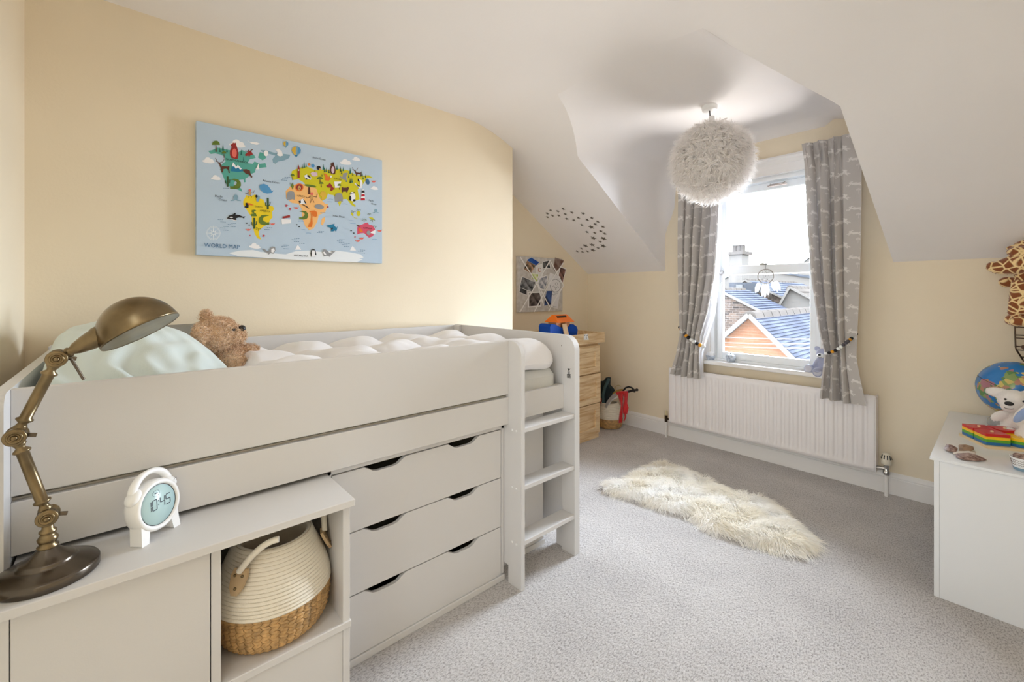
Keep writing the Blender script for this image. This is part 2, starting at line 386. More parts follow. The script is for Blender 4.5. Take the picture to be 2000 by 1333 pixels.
for a in np.linspace(0, 2*PI, 10, endpoint=False):
    d = np.array((math.cos(a), math.sin(a), 0)); t = np.array((-d[1], d[0], 0)); n_ = d*0.96+UP*0.28
    m.obox(np.array((px, py, 0.264))+d*0.0245, (t, d*-0.28+UP*0.96, n_), (0.0028, 0.014, 0.002))
m.build('grip_slot', M_black, hd, kind='stuff')

# ------------------------------------------------------------------ rooftops beyond the glass
def brickmat(name, c1, c2, mort, sc):
    m = bpy.data.materials.new(name); m.use_nodes = True; N = m.node_tree.nodes; L = m.node_tree.links
    t = N.new('ShaderNodeTexBrick'); tc = N.new('ShaderNodeTexCoord'); mp = N.new('ShaderNodeMapping'); mp.inputs['Rotation'].default_value = (PI/2, 0, 0)
    L.new(tc.outputs['Object'], mp.inputs[0]); L.new(mp.outputs[0], t.inputs['Vector'])
    t.inputs['Color1'].default_value = c1; t.inputs['Color2'].default_value = c2; t.inputs['Mortar'].default_value = mort
    t.inputs['Scale'].default_value = sc; t.inputs['Mortar Size'].default_value = 0.03; t.inputs['Brick Width'].default_value = 0.9; t.inputs['Row Height'].default_value = 0.32
    L.new(t.outputs['Color'], N['Principled BSDF'].inputs['Base Color']); N['Principled BSDF'].inputs['Roughness'].default_value = 0.9; N['Principled BSDF'].inputs['Specular IOR Level'].default_value = 0.0
    return m
M_obrick = brickmat('orange_brick', (0.0350, 0.0175, 0.0105, 1), (0.0305, 0.0150, 0.0088, 1), (0.0360, 0.0210, 0.0140, 1), 6.0)
M_sbrick = brickmat('stock_brick', (0.0230, 0.0165, 0.0130, 1), (0.0070, 0.0060, 0.0055, 1), (0.0280, 0.0240, 0.0210, 1), 4.6)
M_slate = mat('blue_slate', (0.0165, 0.0180, 0.0238, 1), 0.9, var=0.35, vscale=2.2, spec=0.0)
M_stone = mat('pale_coping', (0.0270, 0.0245, 0.0220, 1), 0.9, spec=0.0)
M_tile = mat('pale_clay_tile', (0.0190, 0.0166, 0.0148, 1), 0.9, var=0.2, vscale=1.0, spec=0.0)
M_lead = mat('grey_lead', (0.0110, 0.0118, 0.0135, 1), 0.9, spec=0.0)
M_walls = mat('pale_render', (0.0160, 0.0140, 0.0120, 1), 0.9, spec=0.0)
def gable_house(name, label, y, apex, left, right, depth, zb, wall_m, roof_m, courses=12, coping=True):
    """gable wall facing the window, ridge running away; roof courses are real overlapping steps"""
    A, Lp, Rp = onY(*apex, y), onY(*left, y), onY(*right, y)
    t = thing(name, label, 'house', ((Lp[0]+Rp[0])/2, y, zb))
    MB().prism([(Lp[0], zb), (Rp[0], zb), (Rp[0], Rp[2]), (A[0], A[2]), (Lp[0], Lp[2])], XZ, y, y+depth).build('gable_wall', wall_m, t)
    for sd, E in (('l', Lp), ('r', Rp)):
        rf = MB(); d = np.array((E[0]-A[0], 0, E[2]-A[2])); ln = np.linalg.norm(d); d /= ln; nn = np.array((-d[2], 0, d[0])); nn *= np.sign(nn[2])
        E2 = ln+0.15
        for i in range(courses):
            a0, a1 = E2*i/courses, E2*(i+1)/courses+0.06
            p = [np.array(A)+d*a0+nn*0.01, np.array(A)+d*a1+nn*0.05, np.array(A)+d*a1+nn*0.02, np.array(A)+d*a0-nn*0.02]
            v = [q*[1, 0, 1]+np.array((0, y-0.12, 0)) for q in p]+[q*[1, 0, 1]+np.array((0, y+depth, 0)) for q in p]
            rf.add(v, [(0, 1, 5, 4), (1, 2, 6, 5), (2, 3, 7, 6), (0, 3, 2, 1), (4, 5, 6, 7)])
        rp = rf.build('roof_slope', roof_m, t)
        if coping:
            e_ = 0.012 if sd == 'l' else 0.0; q = [np.array(A)+nn*0.04, np.array(A)+d*E2+nn*0.04, np.array(A)+d*E2-nn*0.03, np.array(A)-nn*0.03]
            v = [p*[1, 0, 1]+np.array((0, y-0.17-e_, 0)) for p in q]+[p*[1, 0, 1]+np.array((0, y-0.14+e_, 0)) for p in q]
            MB().add(v, [(0, 3, 2, 1), (4, 5, 6, 7), (0, 1, 5, 4), (1, 2, 6, 5), (2, 3, 7, 6), (3, 0, 4, 7)]).build('verge_board', M_stone, t)
    n = int(depth/0.42)
    for i in range(n):
        yy = y-0.1+i*0.42
        MB().prism([(A[0]-0.12, A[2]-0.06), (A[0]-0.08, A[2]+0.05), (A[0], A[2]+0.075), (A[0]+0.08, A[2]+0.05), (A[0]+0.12, A[2]-0.06)], XZ, yy, yy+0.38).build('ridge_tile', M_tile, t)
    return t
GZ = -7.0
struct(MB().box(-60, 40, 5.0, 90, GZ-0.3, GZ).build('ground_outside', mat('yard_ground', (0.008, 0.0075, 0.007, 1), 0.9)))
gable_house('gabled_house', 'orange brick gable with blue slate roof, the nearest house seen through the window', 8.2, (1468, 616), (1398, 676), (1553, 699), 7.0, GZ, M_obrick, M_slate, 16)
gable_house('terraced_house', 'mottled brick house with white edged roof left behind the orange gable', 14.0, (1404, 566), (1330, 640), (1478, 603), 2.2, GZ, M_sbrick, M_slate, 10)
gable_house('slate_roofed_house', 'dark brick gable end behind the dreamcatcher with slate roof', 19.0, (1458, 548), (1395, 578), (1545, 589), 7.0, GZ, M_sbrick, M_slate, 10)
gable_house('clay_tiled_house', 'house with pale stepped clay tile roof right of the dreamcatcher', 16.5, (1545, 562), (1520, 606), (1640, 612), 6.0, GZ, M_stone, M_tile, 6)
gable_house('far_terrace_house', 'pale far terrace roof just above the meeting rail', 34.0, (1470, 526), (1380, 556), (1660, 556), 6.5, GZ, M_stone, M_lead, 6, False)
gable_house('steep_roofed_house', 'far pale steep roof beside the right curtain above the meeting rail', 42.0, (1592, 496), (1556, 523), (1640, 530), 6.0, GZ, M_stone, M_lead, 6, False)
t = thing('chimney_stack', 'pale brick chimney stack standing on the far roofs at left of the window', 'chimney', onY(1437, 540, 30))
a, b_ = onY(1423, 530, 30), onY(1449, 497, 30)
MB().box(a[0], b_[0], 30, 31.2, GZ, b_[2]).build('stack', M_stone, t)
MB().box(a[0]-0.15, b_[0]+0.15, 29.85, 31.35, b_[2], b_[2]+0.22).build('cap', M_tile, t)
for i in range(3):
    x = a[0]+(b_[0]-a[0])*(0.2+0.3*i); MB().lathe([(0.17, b_[2]+0.2), (0.14, b_[2]+0.6), (0.17, b_[2]+0.62), (0.17, b_[2]+0.68)], (x, 30.6, 0), n=12).build('chimney_pot', M_tile, t)
t = thing('roof_dormer', 'small lead roof dormer with a white door left of the dreamcatcher', 'dormer', onY(1443, 586, 17.5))
a, b_ = onY(1424, 588, 17.5), onY(1456, 552, 17.5)
MB().box(a[0], b_[0], 17.5, 18.8, GZ, b_[2]).build('cheek', M_lead, t)
a, b_ = onY(1437, 580, 17.4), onY(1449, 556, 17.4)
d = MB().box(a[0], b_[0], 17.42, 17.5, a[2], b_[2]).build('door', mat('white_door_paint', (0.024, 0.024, 0.024, 1), 0.9, spec=0.0), t)
wl = thing('white_lines', 'white thin lines strung across outside in front of the orange gable', 'washing line', tuple(onY(1380, 660, 6.8)*[1, 1, 0]+[0, 0, GZ]))  # thin white tubes strung between two posts
for u in (1380, 1640):
    p = onY(u, 655, 6.8); MB().tube([(p[0], 6.8, GZ), (p[0], 6.8, p[2]+0.05)], 0.04, 10).build('post', M_lead, wl)
for v0, v1 in ((657, 662), (668, 671), (675, 679)):
    p0, p1 = onY(1380, v0, 6.8), onY(1640, v1, 6.8); k = np.linspace(0, 1, 12)[:, None]
    q = p0+(p1-p0)*k; q[:, 2] -= 0.02*np.sin(k[:, 0]*PI)
    MB().tube(q, 0.008, 6).build('line', M_stone, wl)
# ------------------------------------------------------------------ cabin bed against the left wall
HY, PY, FY = -0.199, 1.344, 1.744                     # headboard face, ladder upright, footboard face
RXF = -1.533                                          # outer face of the side rails
bed = thing('cabin_bed', 'putty white cabin bed with guard rails and a three rung ladder', 'bed', (-2.0, 0.8, 0))
def rounded_panel(front, back, z1, r, cut=None):
    p = [(front, 0), (front, z1-r)]+arc(front-r, z1-r, r, 0, PI/2, 8)[1:]+[(back, z1), (back, 0)]
    if cut: p += [(cut[0], 0), (cut[0], cut[2]), (cut[1], cut[2]), (cut[1], 0)]
    return p
MB().prism(rounded_panel(-1.458, -2.572, 1.134, 0.035, (-2.46, -1.60, 0.08)), XZ, HY-0.024, HY).build('headboard', M_bed, bed, bevel=0.002)
MB().prism(rounded_panel(-1.458, -2.572, 1.134, 0.075, (-2.46, -1.60, 0.08)), XZ, FY+0.004, FY+0.026).build('footboard', M_bed, bed, bevel=0.002)
MB().prism([(-1.458, 0), (-1.458, 1.059)]+arc(-1.533, 1.059, 0.075, 0, PI/2, 8)[1:]+[(-1.547, 1.134), (-1.547, 0)], XZ, FY-0.012, FY+0.004).build('footboard_post', M_bed, bed, bevel=0.0015)
MB().prism([(-1.445, 0), (-1.445, 1.068)]+arc(-1.51, 1.068, 0.065, 0, PI/2, 8)[1:]+[(RXF, 1.133), (RXF-0.02, 1.133), (RXF-0.02, 0.74), (-1.66, 0.74), (-1.66, 0.08), (-1.535, 0.08), (-1.535, 0)], XZ, PY, PY+0.022).build('ladder_upright', M_bed, bed, bevel=0.002)
MB().box(RXF-0.02, RXF, HY, PY, 0.882, 1.133).build('guard_rail', M_bed, bed, bevel=0.002)
MB().box(RXF-0.02, RXF, HY, PY, 0.742, 0.868).build('side_rail', M_bed, bed, bevel=0.002)
MB().box(RXF-0.02, RXF, PY+0.022, FY-0.012, 0.750, 0.874).build('side_rail', M_bed, bed, bevel=0.002)
MB().box(-2.572, -2.552, HY, FY, 0.86, 1.132).build('rear_rail', M_bed, bed, bevel=0.002)
MB().box(-2.55, RXF-0.021, HY, FY, 0.80, 0.815).build('bed_base', M_bedin, bed)
MB().box(RXF-0.05, RXF-0.022, HY, FY, 0.815, 0.872).build('base_runner', M_bedin, bed)
MB().box(-2.574, -2.50, HY-0.028, HY+0.012, 1.02, 1.146).build('corner_block', M_bed, bed, bevel=0.004)
MB().box(-2.55, -2.49, FY-0.018, FY+0.003, 0.83, 1.132).build('corner_block', M_bed, bed, bevel=0.002)
for z in (0.732, 0.466, 0.211):
    MB().box(-1.545, -1.460, PY+0.022, FY-0.012, z-0.022, z).build('ladder_rung', M_bed, bed, bevel=0.003)
    for x in (-1.478, -1.508):
        MB().lathe([(0.0055, 0), (0.005, 0.0015), (0, 0.002)], (x, PY, z-0.011), axis=(0, -1, 0), n=12).build('screw_cap', M_white, bed)
MB().lathe([(0.004, 0), (0.004, 0.001), (0, 0.001)], (-1.56, FY+0.004, 1.075), axis=(0, -1, 0), n=10).build('bolt_hole', M_dark, bed)

# ------------------------------------------------------------------ mattress and bedding
def softbox(x0, x1, y0, y1, z0, z1, r, bump=None, nx=40, ny=60, rc=0.06, wavy=0.0):
    """closed rounded slab, optional height function on the top"""
    m = MB(); us = np.linspace(0, 1, nx); vs_ = np.linspace(0, 1, ny)
    ring = []
    def edge(d): return r*(1-math.sqrt(max(0, 1-(1-min(d, r)/r)**2)))
    top = [[None]*ny for _ in us]; bot = [[None]*ny for _ in us]
    for i, u in enumerate(us):
        for j, v in enumerate(vs_):
            x = x0+(x1-x0)*u; y = y0+(y1-y0)*v
            d = max(edge(min(x-x0, x1-x)), edge(min(y-y0, y1-y)))
            ix, iy = min(max(x, x0+rc), x1-rc), min(max(y, y0+rc), y1-rc); ex, ey = x-ix, y-iy; h_ = math.hypot(ex, ey)
            if h_ > 1e-9: q_s = max(abs(ex), abs(ey))/h_; x, y = ix+ex*q_s, iy+ey*q_s
            top[i][j] = (x, y, z1-d+(bump(x, y) if bump else 0)*float(sst(min(x-x0, x1-x, y-y0, y1-y)/0.08)))
            bot[i][j] = (x, y, z0+d*(0.75 if wavy else 1)+wavy*(0.5+0.5*math.sin(y*23+1.5*math.sin(x*9))))
    m.grid(top); m.grid([r_[::-1] for r_ in bot])
    n = nx*ny
    loop = [(i, 0) for i in range(nx)]+[(nx-1, j) for j in range(1, ny)]+[(i, ny-1) for i in range(nx-2, -1, -1)]+[(0, j) for j in range(ny-2, 0, -1)]
    T = [top[i][j] for i, j in loop]; B = [bot[i][j] for i, j in loop]; k = len(T)
    m.add(T+B, [(a, (a+1) % k, k+(a+1) % k, k+a) for a in range(k)], 0, True)
    return m
M_sheet = mat('grey_fitted_sheet', (208, 208, 204), 0.9, bump=0.15, bscale=500, sheen=0.2)
M_duvet = mat('white_cotton', (240, 239, 242), 0.9, bump=0.12, bscale=500, sheen=0.2)
o = softbox(-2.53, -1.562, HY+0.008, FY-0.022, 0.817, 0.962, 0.035).build('mattress', M_sheet, base=(-2.05, 0.78, 0.817))
tag(o, 'grey sheeted mattress lying inside the cabin bed', 'mattress')
def vnoise(x, y, s=1.0, seed=0):
    return sum(math.sin(x*s*k*1.7+seed+k*2.1+math.sin(y*s*k*1.3+k+seed)*1.4)*math.cos(y*s*k*1.9+k*0.7+seed*2)/k for k in (1, 2, 3))/2
seamx = [-2.5, -2.2, -1.9, -1.6]; seamy = [0.20, 0.58, 0.86, 1.16, 1.44, 1.72]
def puff(x, y):
    yy = y+0.05*math.sin(x*5+1); xx = x+0.03*math.sin(y*6)
    dy = min(abs(yy-s) for s in seamy); dx = min(abs(xx-s) for s in seamx)
    h = 0.070*(1-math.exp(-dy/0.035))*(0.55+0.45*(1-math.exp(-dx/0.05)))
    rid = math.sin((y*9+x*16)+2.2*vnoise(x, y, 3.0, 2)); amp = 0.5+0.5*math.sin(x*4+y*3)
    return h+0.020*rid*amp*math.exp(-dy/0.20)+0.010*vnoise(x, y, 7, 4)
o = softbox(-2.54, -1.552, 0.32, 1.722, 0.958, 1.044, 0.0425, puff, 80, 150, 0.09, 0.010).build('duvet', M_duvet, base=(-2.05, 1.0, 0.958))
tag(o, 'puffy white quilted duvet spread over the mattress', 'duvet')
def pillow(name, c, ax, half, mt, label, crump, seed):
    """pinched cushion: ax = three unit axes (length, width, thickness)"""
    nu, nv = 44, 34; A = [np.array(a, float)/np.linalg.norm(a) for a in ax]; m = MB()
    for sgn in (1, -1):
        P = []
        for i in range(nu):
            row = []
            for j in range(nv):
                u = -1+2*i/(nu-1); v = -1+2*j/(nv-1)
                t = (max(0, 1-abs(u)**2.6)*max(0, 1-abs(v)**2.6))**0.45
                pin = 1-0.07*(abs(u)**3*(1-v*v)+abs(v)**3*(1-u*u))*0+0.0
                uu = u*(1-0.06*(1-v*v)*abs(u)**3); vv = v*(1-0.08*(1-u*u)*abs(v)**3)
                edge = max(abs(u), abs(v))
                wr = crump*(math.sin(u*17+3*math.sin(v*3+seed))*abs(v)**2*0.7+vnoise(u*2, v*2, 2.2, seed)*0.8)*t
                row.append(np.array(c)+A[0]*uu*half[0]+A[1]*vv*half[1]+A[2]*(sgn*half[2]*t+wr))
            P.append(row if sgn > 0 else row[::-1])
        m.grid(P)
    o = m.build(name, mt, base=c); tag(o, label, 'pillow'); return o
M_mint = mat('mint_cotton', (212, 224, 223), 0.9, bump=0.15, bscale=450, sheen=0.2)
M_greyc = mat('grey_cotton', (150, 148, 142), 0.9, bump=0.15, bscale=450)
m = MB(); nx_, ny_ = 90, 60; top = []
for i in range(nx_):
    u = i/(nx_-1); row = []
    for j in range(ny_):
        v = j/(ny_-1); x = -1.556-0.88*u; yb = 0.30+0.03*math.sin(u*5); y = -0.192+(yb+0.192)*v
        A = 0.165+0.125*float(sst(u/0.55))-0.06*float(sst((u-0.7)/0.3)); A *= max(0, 1-abs(2*u-1)**14)**0.5
        B = max(0.0, 1-max(0, (v-0.38)/0.62)**2.1)**0.62*(1-0.16*max(0, (0.30-v)/0.30)**2)*max(0, 1-abs(1-2*v)**18)**0.5
        wr = 0.015*math.sin(30*v+6*math.sin(u*9))*math.exp(-u/0.20)*B+0.006*math.sin(47*v+21*u+2*math.sin(13*u))*math.exp(-u/0.4)*B+0.006*vnoise(u*3, v*2, 2.6, 1.0)*B+0.007*math.sin(30*v+18*u)*math.exp(-((u-0.25)/0.12)**2)*B*float(sst((v-0.3)/0.3))
        row.append((x, y, 0.966+A*B+wr))
    top.append(row)
m.grid(top); m.grid([[(x, y, 0.9635) for x, y, z in r_][::-1] for r_ in top])
tag(m.build('pillow', M_mint, base=(-1.99, 0.05, 0.9635)), 'pale mint pillow propped against the headboard', 'pillow')
pillow('pillow', (-2.485, 0.11, 1.10), ((0.25, 1, 0), (0.1, 0, 1), (1, -0.2, 0)), (0.22, 0.125, 0.045), M_greyc, 'grey pillow half hidden between the mint pillow and the wall', 0.004, 3.0)

# ------------------------------------------------------------------ chest of drawers under the bed
CXF = -1.565
chest = thing('chest_of_drawers', 'putty white three drawer chest with scooped handles under the bed', 'chest', (-1.75, 0.93, 0))
m = MB().box(-2.02, CXF, 1.327, 1.342, 0.03, 0.733).box(-2.02, CXF, 0.528, 0.543, 0.03, 0.733).box(-2.02, CXF, 0.528, 1.342, 0.716, 0.734).box(-2.02, -2.0, 0.543, 1.327, 0.03, 0.716)
m.box(-2.0, CXF-0.02, 0.543, 1.327, 0.03, 0.04)
m.build('carcass', M_bed, chest, bevel=0.0015)
MB().box(-2.02, CXF+0.006, 0.528, 1.344, 0.0, 0.026).build('plinth', M_bed, chest, bevel=0.002)
for z0, z1 in ((0.488, 0.711), (0.257, 0.4835), (0.028, 0.2525)):
    ya, yb = 0.546, 1.3235; p = [(ya, z0), (yb, z0), (yb, z1)]
    for s0, s1 in ((1.196, 1.028), (0.832, 0.662)):
        p += [(s0, z1), (s0-0.018, z1-0.010), (s0-0.034, z1-0.021), (s0-0.052, z1-0.025), (s1+0.052, z1-0.025), (s1+0.034, z1-0.021), (s1+0.018, z1-0.010), (s1, z1)]
    p += [(ya, z1)]
    d = MB().prism(p, YZ, CXF-0.017, CXF-0.001).build('drawer', M_bed, chest, bevel=0.001)
    m = MB().box(-1.98, CXF-0.018, 0.56, 0.572, z0+0.01, z1-0.06).box(-1.98, CXF-0.018, 1.298, 1.31, z0+0.01, z1-0.06).box(-1.98, -1.968, 0.572, 1.298, z0+0.01, z1-0.06).box(-1.98, CXF-0.018, 0.56, 1.31, z0+0.004, z0+0.012)
    m.build('drawer_box', M_bedin, d)
cup = thing('under_bed_cupboard', 'low putty white cupboard behind the ladder under the bed', 'cupboard', (-1.8, 1.55, 0))
MB().box(-2.02, -1.660, 1.40, 1.70, 0.02, 0.72).build('carcass', M_bed, cup, bevel=0.0015)
MB().box(-1.660, -1.644, 1.372, 1.690, 0.028, 0.715).build('door', M_bed, cup, bevel=0.0015)
MB().box(-2.02, -1.638, 1.372, 1.70, 0.0, 0.026).build('plinth', M_bed, cup, bevel=0.002)

# ------------------------------------------------------------------ pull-out desk with an open cubby
DZ = 0.728
desk = thing('pull_out_desk', 'putty white pull-out desk with open cubby at front of the bed', 'desk', (-1.55, 0.17, 0))
MB().box(-1.86, -1.311, -0.193, 0.526, DZ-0.021, DZ).build('desk_top', M_bed, desk, bevel=0.002)
DF = -1.340
MB().box(-1.86, DF, 0.165, 0.186, 0.0, DZ-0.0215).build('divider_panel', M_bed, desk, bevel=0.001)
MB().box(-1.86, DF, 0.500, 0.521, 0.0, DZ-0.0215).build('side_panel', M_bed, desk, bevel=0.001)
MB().box(-1.86, DF, -0.190, -0.176, 0.0, DZ-0.0215).build('side_panel', M_bed, desk, bevel=0.001)
MB().box(-1.86, DF+0.005, 0.1865, 0.524, 0.325, 0.346).build('shelf', M_bed, desk, bevel=0.002)
MB().box(DF-0.016, DF, -0.174, 0.1625, 0.02, DZ-0.024).build('cupboard_door', M_bed, desk, bevel=0.001)
MB().box(DF-0.018, DF-0.002, 0.187, 0.4995, 0.02, 0.324).build('lower_panel', M_bed, desk, bevel=0.001)
MB().box(-1.86, -1.852, -0.176, 0.500, 0.02, DZ-0.022).build('back_panel', M_bedin, desk)

# ------------------------------------------------------------------ rope and seagrass basket in the cubby
M_rope = mat('cotton_rope', (233, 226, 212), 0.95, bump=0.5, bscale=260, sheen=0.2)
M_rope2 = mat('rope_groove_shade', (188, 176, 156), 0.95)
M_straw = mat('seagrass', (214, 172, 116), 0.5, var=0.45, vscale=40, bump=0.4, bscale=160)
M_tan = mat('tan_leather', (184, 158, 122), 0.6)
M_brass = mat('antique_brass', (140, 122, 92), 0.30, metal=1.0, var=0.35, vscale=14.0)
def rope_basket(label, cx, cy, z0, k, hz, handles=True, ropes=17):
    t = thing('storage_basket', label, 'basket', (cx, cy, z0))
    def prof(a):   # a 0..1 height -> radius
        return float(np.interp(a, [0, 0.04, 0.12, 0.25, 0.40, 0.52, 0.66, 0.80, 0.92, 1.0], [0.122, 0.138, 0.149, 0.155, 0.1565, 0.153, 0.142, 0.126, 0.110, 0.102]))*k
    zs_ = np.linspace(0, 0.40, 13); m = MB()
    m.lathe([(0.0, z0+0.002)]+[(prof(a)-0.006*k, z0+0.002+a*hz) for a in zs_], (cx, cy, 0), n=48)
    # plaited seagrass: chevron strips laid over the wall
    nS, nR = 44, 11
    for r_ in range(nR):
        for s_ in range(nS):
            a0, a1 = r_/nR*0.40, (r_+1.05)/nR*0.40; dr = 1 if r_ % 2 else -1
            t0 = 2*PI*(s_+0.0)/nS; wd = 2*PI/nS
            v = []
            for f, (a, lift) in enumerate(((a0, 0.000), ((a0+a1)/2, 0.006), (a1, 0.000))):
                th = t0+dr*wd*0.75*(f/2)
                for e, l2 in ((-0.46, 0), (0.0, 0.004), (0.46, 0)):
                    R_ = prof(a)+(lift+l2-0.004)*k; q = th+e*wd
                    v.append((cx+R_*math.cos(q), cy+R_*math.sin(q), z0+0.003+a*hz))
            m.add(v, [(0, 1, 4, 3), (1, 2, 5, 4), (3, 4, 7, 6), (4, 5, 8, 7)], 0, True)
    m.build('seagrass_base', M_straw, t, kind='stuff')
    m = MB(); pr = []
    for i in range(ropes):                                           # coiled rope rows, each a rounded ridge
        a0, a1 = 0.405+0.595*i/ropes, 0.405+0.595*(i+1)/ropes; r0, r1 = prof(a0), prof(a1)
        for f in (0.04, 0.2, 0.5, 0.8, 0.96):
            a = a0+(a1-a0)*f; bulge = 0.0058*k*math.sin(PI*f); pr.append((r0+(r1-r0)*f+bulge, z0+a*hz))
    top = pr[-1]; inner = [(top[0]-0.006*k, top[1]+0.003), (top[0]-0.012*k, top[1])]+[(prof(a)-0.014*k, z0+a*hz) for a in (0.9, 0.75, 0.55, 0.4, 0.2, 0.05)]
    m.lathe(pr+inner+[(0, z0+0.03*hz)], (cx, cy, 0), n=56)
    m.build('rope_wall', M_rope, t)
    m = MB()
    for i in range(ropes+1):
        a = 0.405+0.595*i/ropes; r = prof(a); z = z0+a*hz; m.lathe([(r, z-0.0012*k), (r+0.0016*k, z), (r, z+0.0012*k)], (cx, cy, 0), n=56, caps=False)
    m.build('groove_shade', M_rope2, t, kind='stuff')  # thin darker rings put the shade of the rope grooves into colour
    if handles:
        for th in (-0.86, 1.30):
            d = np.array((math.cos(th), math.sin(th), 0)); tt = np.array((-d[1], d[0], 0)); c = np.array((cx, cy, 0))
            ra, rb = prof(0.76), prof(1.0)
            lo = c+d*(ra+0.012*k)+UP*(z0+0.80*hz); path = []
            for q in np.linspace(0, 1, 14):
                out = 0.012*k+0.035*k*math.sin(PI*q)
                zz = z0+hz*(0.885+0.30*math.sin(PI*q*0.5))
                path.append(c+d*(ra-(ra-rb)*q*0.9+0.012*k+0.008*k*math.sin(PI*q))+tt*(0.10*k*q)+UP*zz)
            h = MB().tube(path, 0.0085*k, 10).build('handle', M_rope, t)
            nrm = d*0.90+UP*0.44; sl = UP*0.90-d*0.44
            pp = [(-0.019, 0.03), (0.019, 0.03)]+[(0.024, 0.012), (0.019, -0.016), (0.008, -0.034), (-0.008, -0.034), (-0.019, -0.016), (-0.024, 0.012)]
            oc = c+d*(prof(0.72)+0.011*k)+UP*(z0+0.80*hz)
            pt = MB().prism([(a*k, b_*k) for a, b_ in pp], lambda a, b_, e: oc+tt*a+sl*b_+nrm*e, -0.004, 0.004).build('leather_patch', M_tan, t, bevel=0.001)
            for a, b_ in ((-0.011, 0.012), (0.011, 0.012), (0, -0.018)):
                MB().ell(oc+tt*a*k+sl*b_*k+nrm*0.0045, (0.004*k, 0.004*k, 0.004*k), nu=10, nv=7).build('rivet', M_brass, pt)
    return t
rope_basket('cream rope basket with seagrass base inside the desk cubby', -1.487, 0.3435, 0.347, 1.0, 0.275)
# ------------------------------------------------------------------ brass desk lamp
LX = -1.412
def lp(u, v): return onX(u, v, LX)
B0 = np.array((-1.409, -0.1277, DZ))
lamp = thing('desk_lamp', 'antique brass jointed desk lamp with dome shade on the desk', 'lamp', tuple(B0))
M_brassd = mat('dark_aged_brass', (112, 103, 93), 0.26, metal=1.0, var=0.35, vscale=10.0)
M_enamel = mat('white_enamel', (238, 241, 252), 0.35)
MB().lathe([(0.083, 0), (0.085, 0.002), (0.085, 0.018), (0.083, 0.021), (0.078, 0.023), (0.070, 0.028), (0.052, 0.034), (0.0455, 0.037), (0.046, 0.040), (0.042, 0.043), (0.032, 0.048), (0.024, 0.056), (0.017, 0.064), (0.014, 0.068)], B0, n=64).build('base', M_brassd, lamp)
j1, j2, j3 = lp(97, 1006), lp(31, 852), lp(112, 700)
zb = B0[2]
MB().lathe([(0.017, zb+0.066), (0.018, zb+0.070), (0.013, zb+0.073), (0.016, zb+0.080), (0.0175, zb+0.086), (0.014, zb+0.092), (0.011, zb+0.095), (0.0145, zb+0.099), (0.0145, zb+0.103), (0.010, zb+0.107), (0.009, j1[2]-0.012)], (B0[0], B0[1], 0), n=32).build('neck', M_brass, lamp)
j1 = np.array((B0[0], B0[1], j1[2]))
def joint(c, a, b_):
    m = MB()
    m.lathe([(0.0, 0.026), (0.0035, 0.026), (0.005, 0.024), (0.0055, 0.020), (0.009, 0.020), (0.0105, 0.023), (0.0125, 0.021), (0.0135, 0.019), (0.0165, 0.021), (0.0185, 0.018), (0.0185, 0.014), (0.0160, 0.012), (0.0165, -0.012), (0.0185, -0.014), (0.0185, -0.018), (0.014, -0.021), (0, -0.021)][::-1], c, axis=(1, 0, 0), n=36)
    o = m.build('joint', M_brass, lamp)
    k = MB().obox(c+np.array((0, 0.020, -0.002)), ((0, 1, -0.25), (1, 0, 0), (0, 0.25, 1)), (0.011, 0.0015, 0.0045)).build('wing_screw', M_brassd, o, bevel=0.001)
    return o
for c in (j1, j2, j3): joint(c, None, None)
def arm(a, b_):
    d = b_-a; L_ = np.linalg.norm(d); d = d/L_
    MB().lathe([(0.009, 0.012), (0.012, 0.018), (0.009, 0.023), (0.0075, 0.028), (0.0145, 0.034), (0.0145, 0.037), (0.0105, 0.040), (0.0105, L_-0.040), (0.0145, L_-0.037), (0.0145, L_-0.034), (0.0075, L_-0.028), (0.009, L_-0.023), (0.012, L_-0.018), (0.009, L_-0.012)], a, axis=d, n=24).build('arm', M_brass, lamp)
arm(j1, j2); arm(j2, j3)
rc = lp(277, 648); R_ = 0.0825
nrm = np.array((0.25, 0.47, -0.85)); nrm /= np.linalg.norm(nrm)
nl = lp(199, 655); ax = nl-j3; Ls = np.linalg.norm(ax); ax /= Ls
MB().lathe([(0.007, 0.012), (0.0115, 0.020), (0.0115, 0.024), (0.009, 0.027), (0.014, 0.036), (0.019, 0.055), (0.0225, Ls-0.012), (0.0245, Ls-0.008), (0.0245, Ls+0.004), (0.022, Ls+0.012)], j3, axis=ax, n=32).build('socket', M_brass, lamp)
pr = [(R_*math.cos(a), -R_*1.02*math.sin(a)) for a in np.linspace(0, PI/2, 16)]
sh = MB().lathe([(R_, 0.0), (R_+0.0015, 0.001), (R_+0.0015, -0.004)]+[(r+0.0005, z-0.003) for r, z in pr[1:]], rc, axis=nrm, n=56).build('shade', M_brass, lamp)
MB().lathe([(R_-0.0005, -0.0005)]+[(max(0, r-0.004), z*0.96-0.001) for r, z in pr[1:]], rc, axis=nrm, n=56).build('shade_lining', M_enamel, sh)
MB().ell(rc-nrm*0.035, (0.022, 0.022, 0.022)).build('bulb', mat('frosted_bulb', (235, 235, 240), 0.5), lamp)
kp = lp(164, 742); MB().tube([lp(138, 700), kp], 0.0032, 10).build('rotary_switch', M_brassd, lamp)

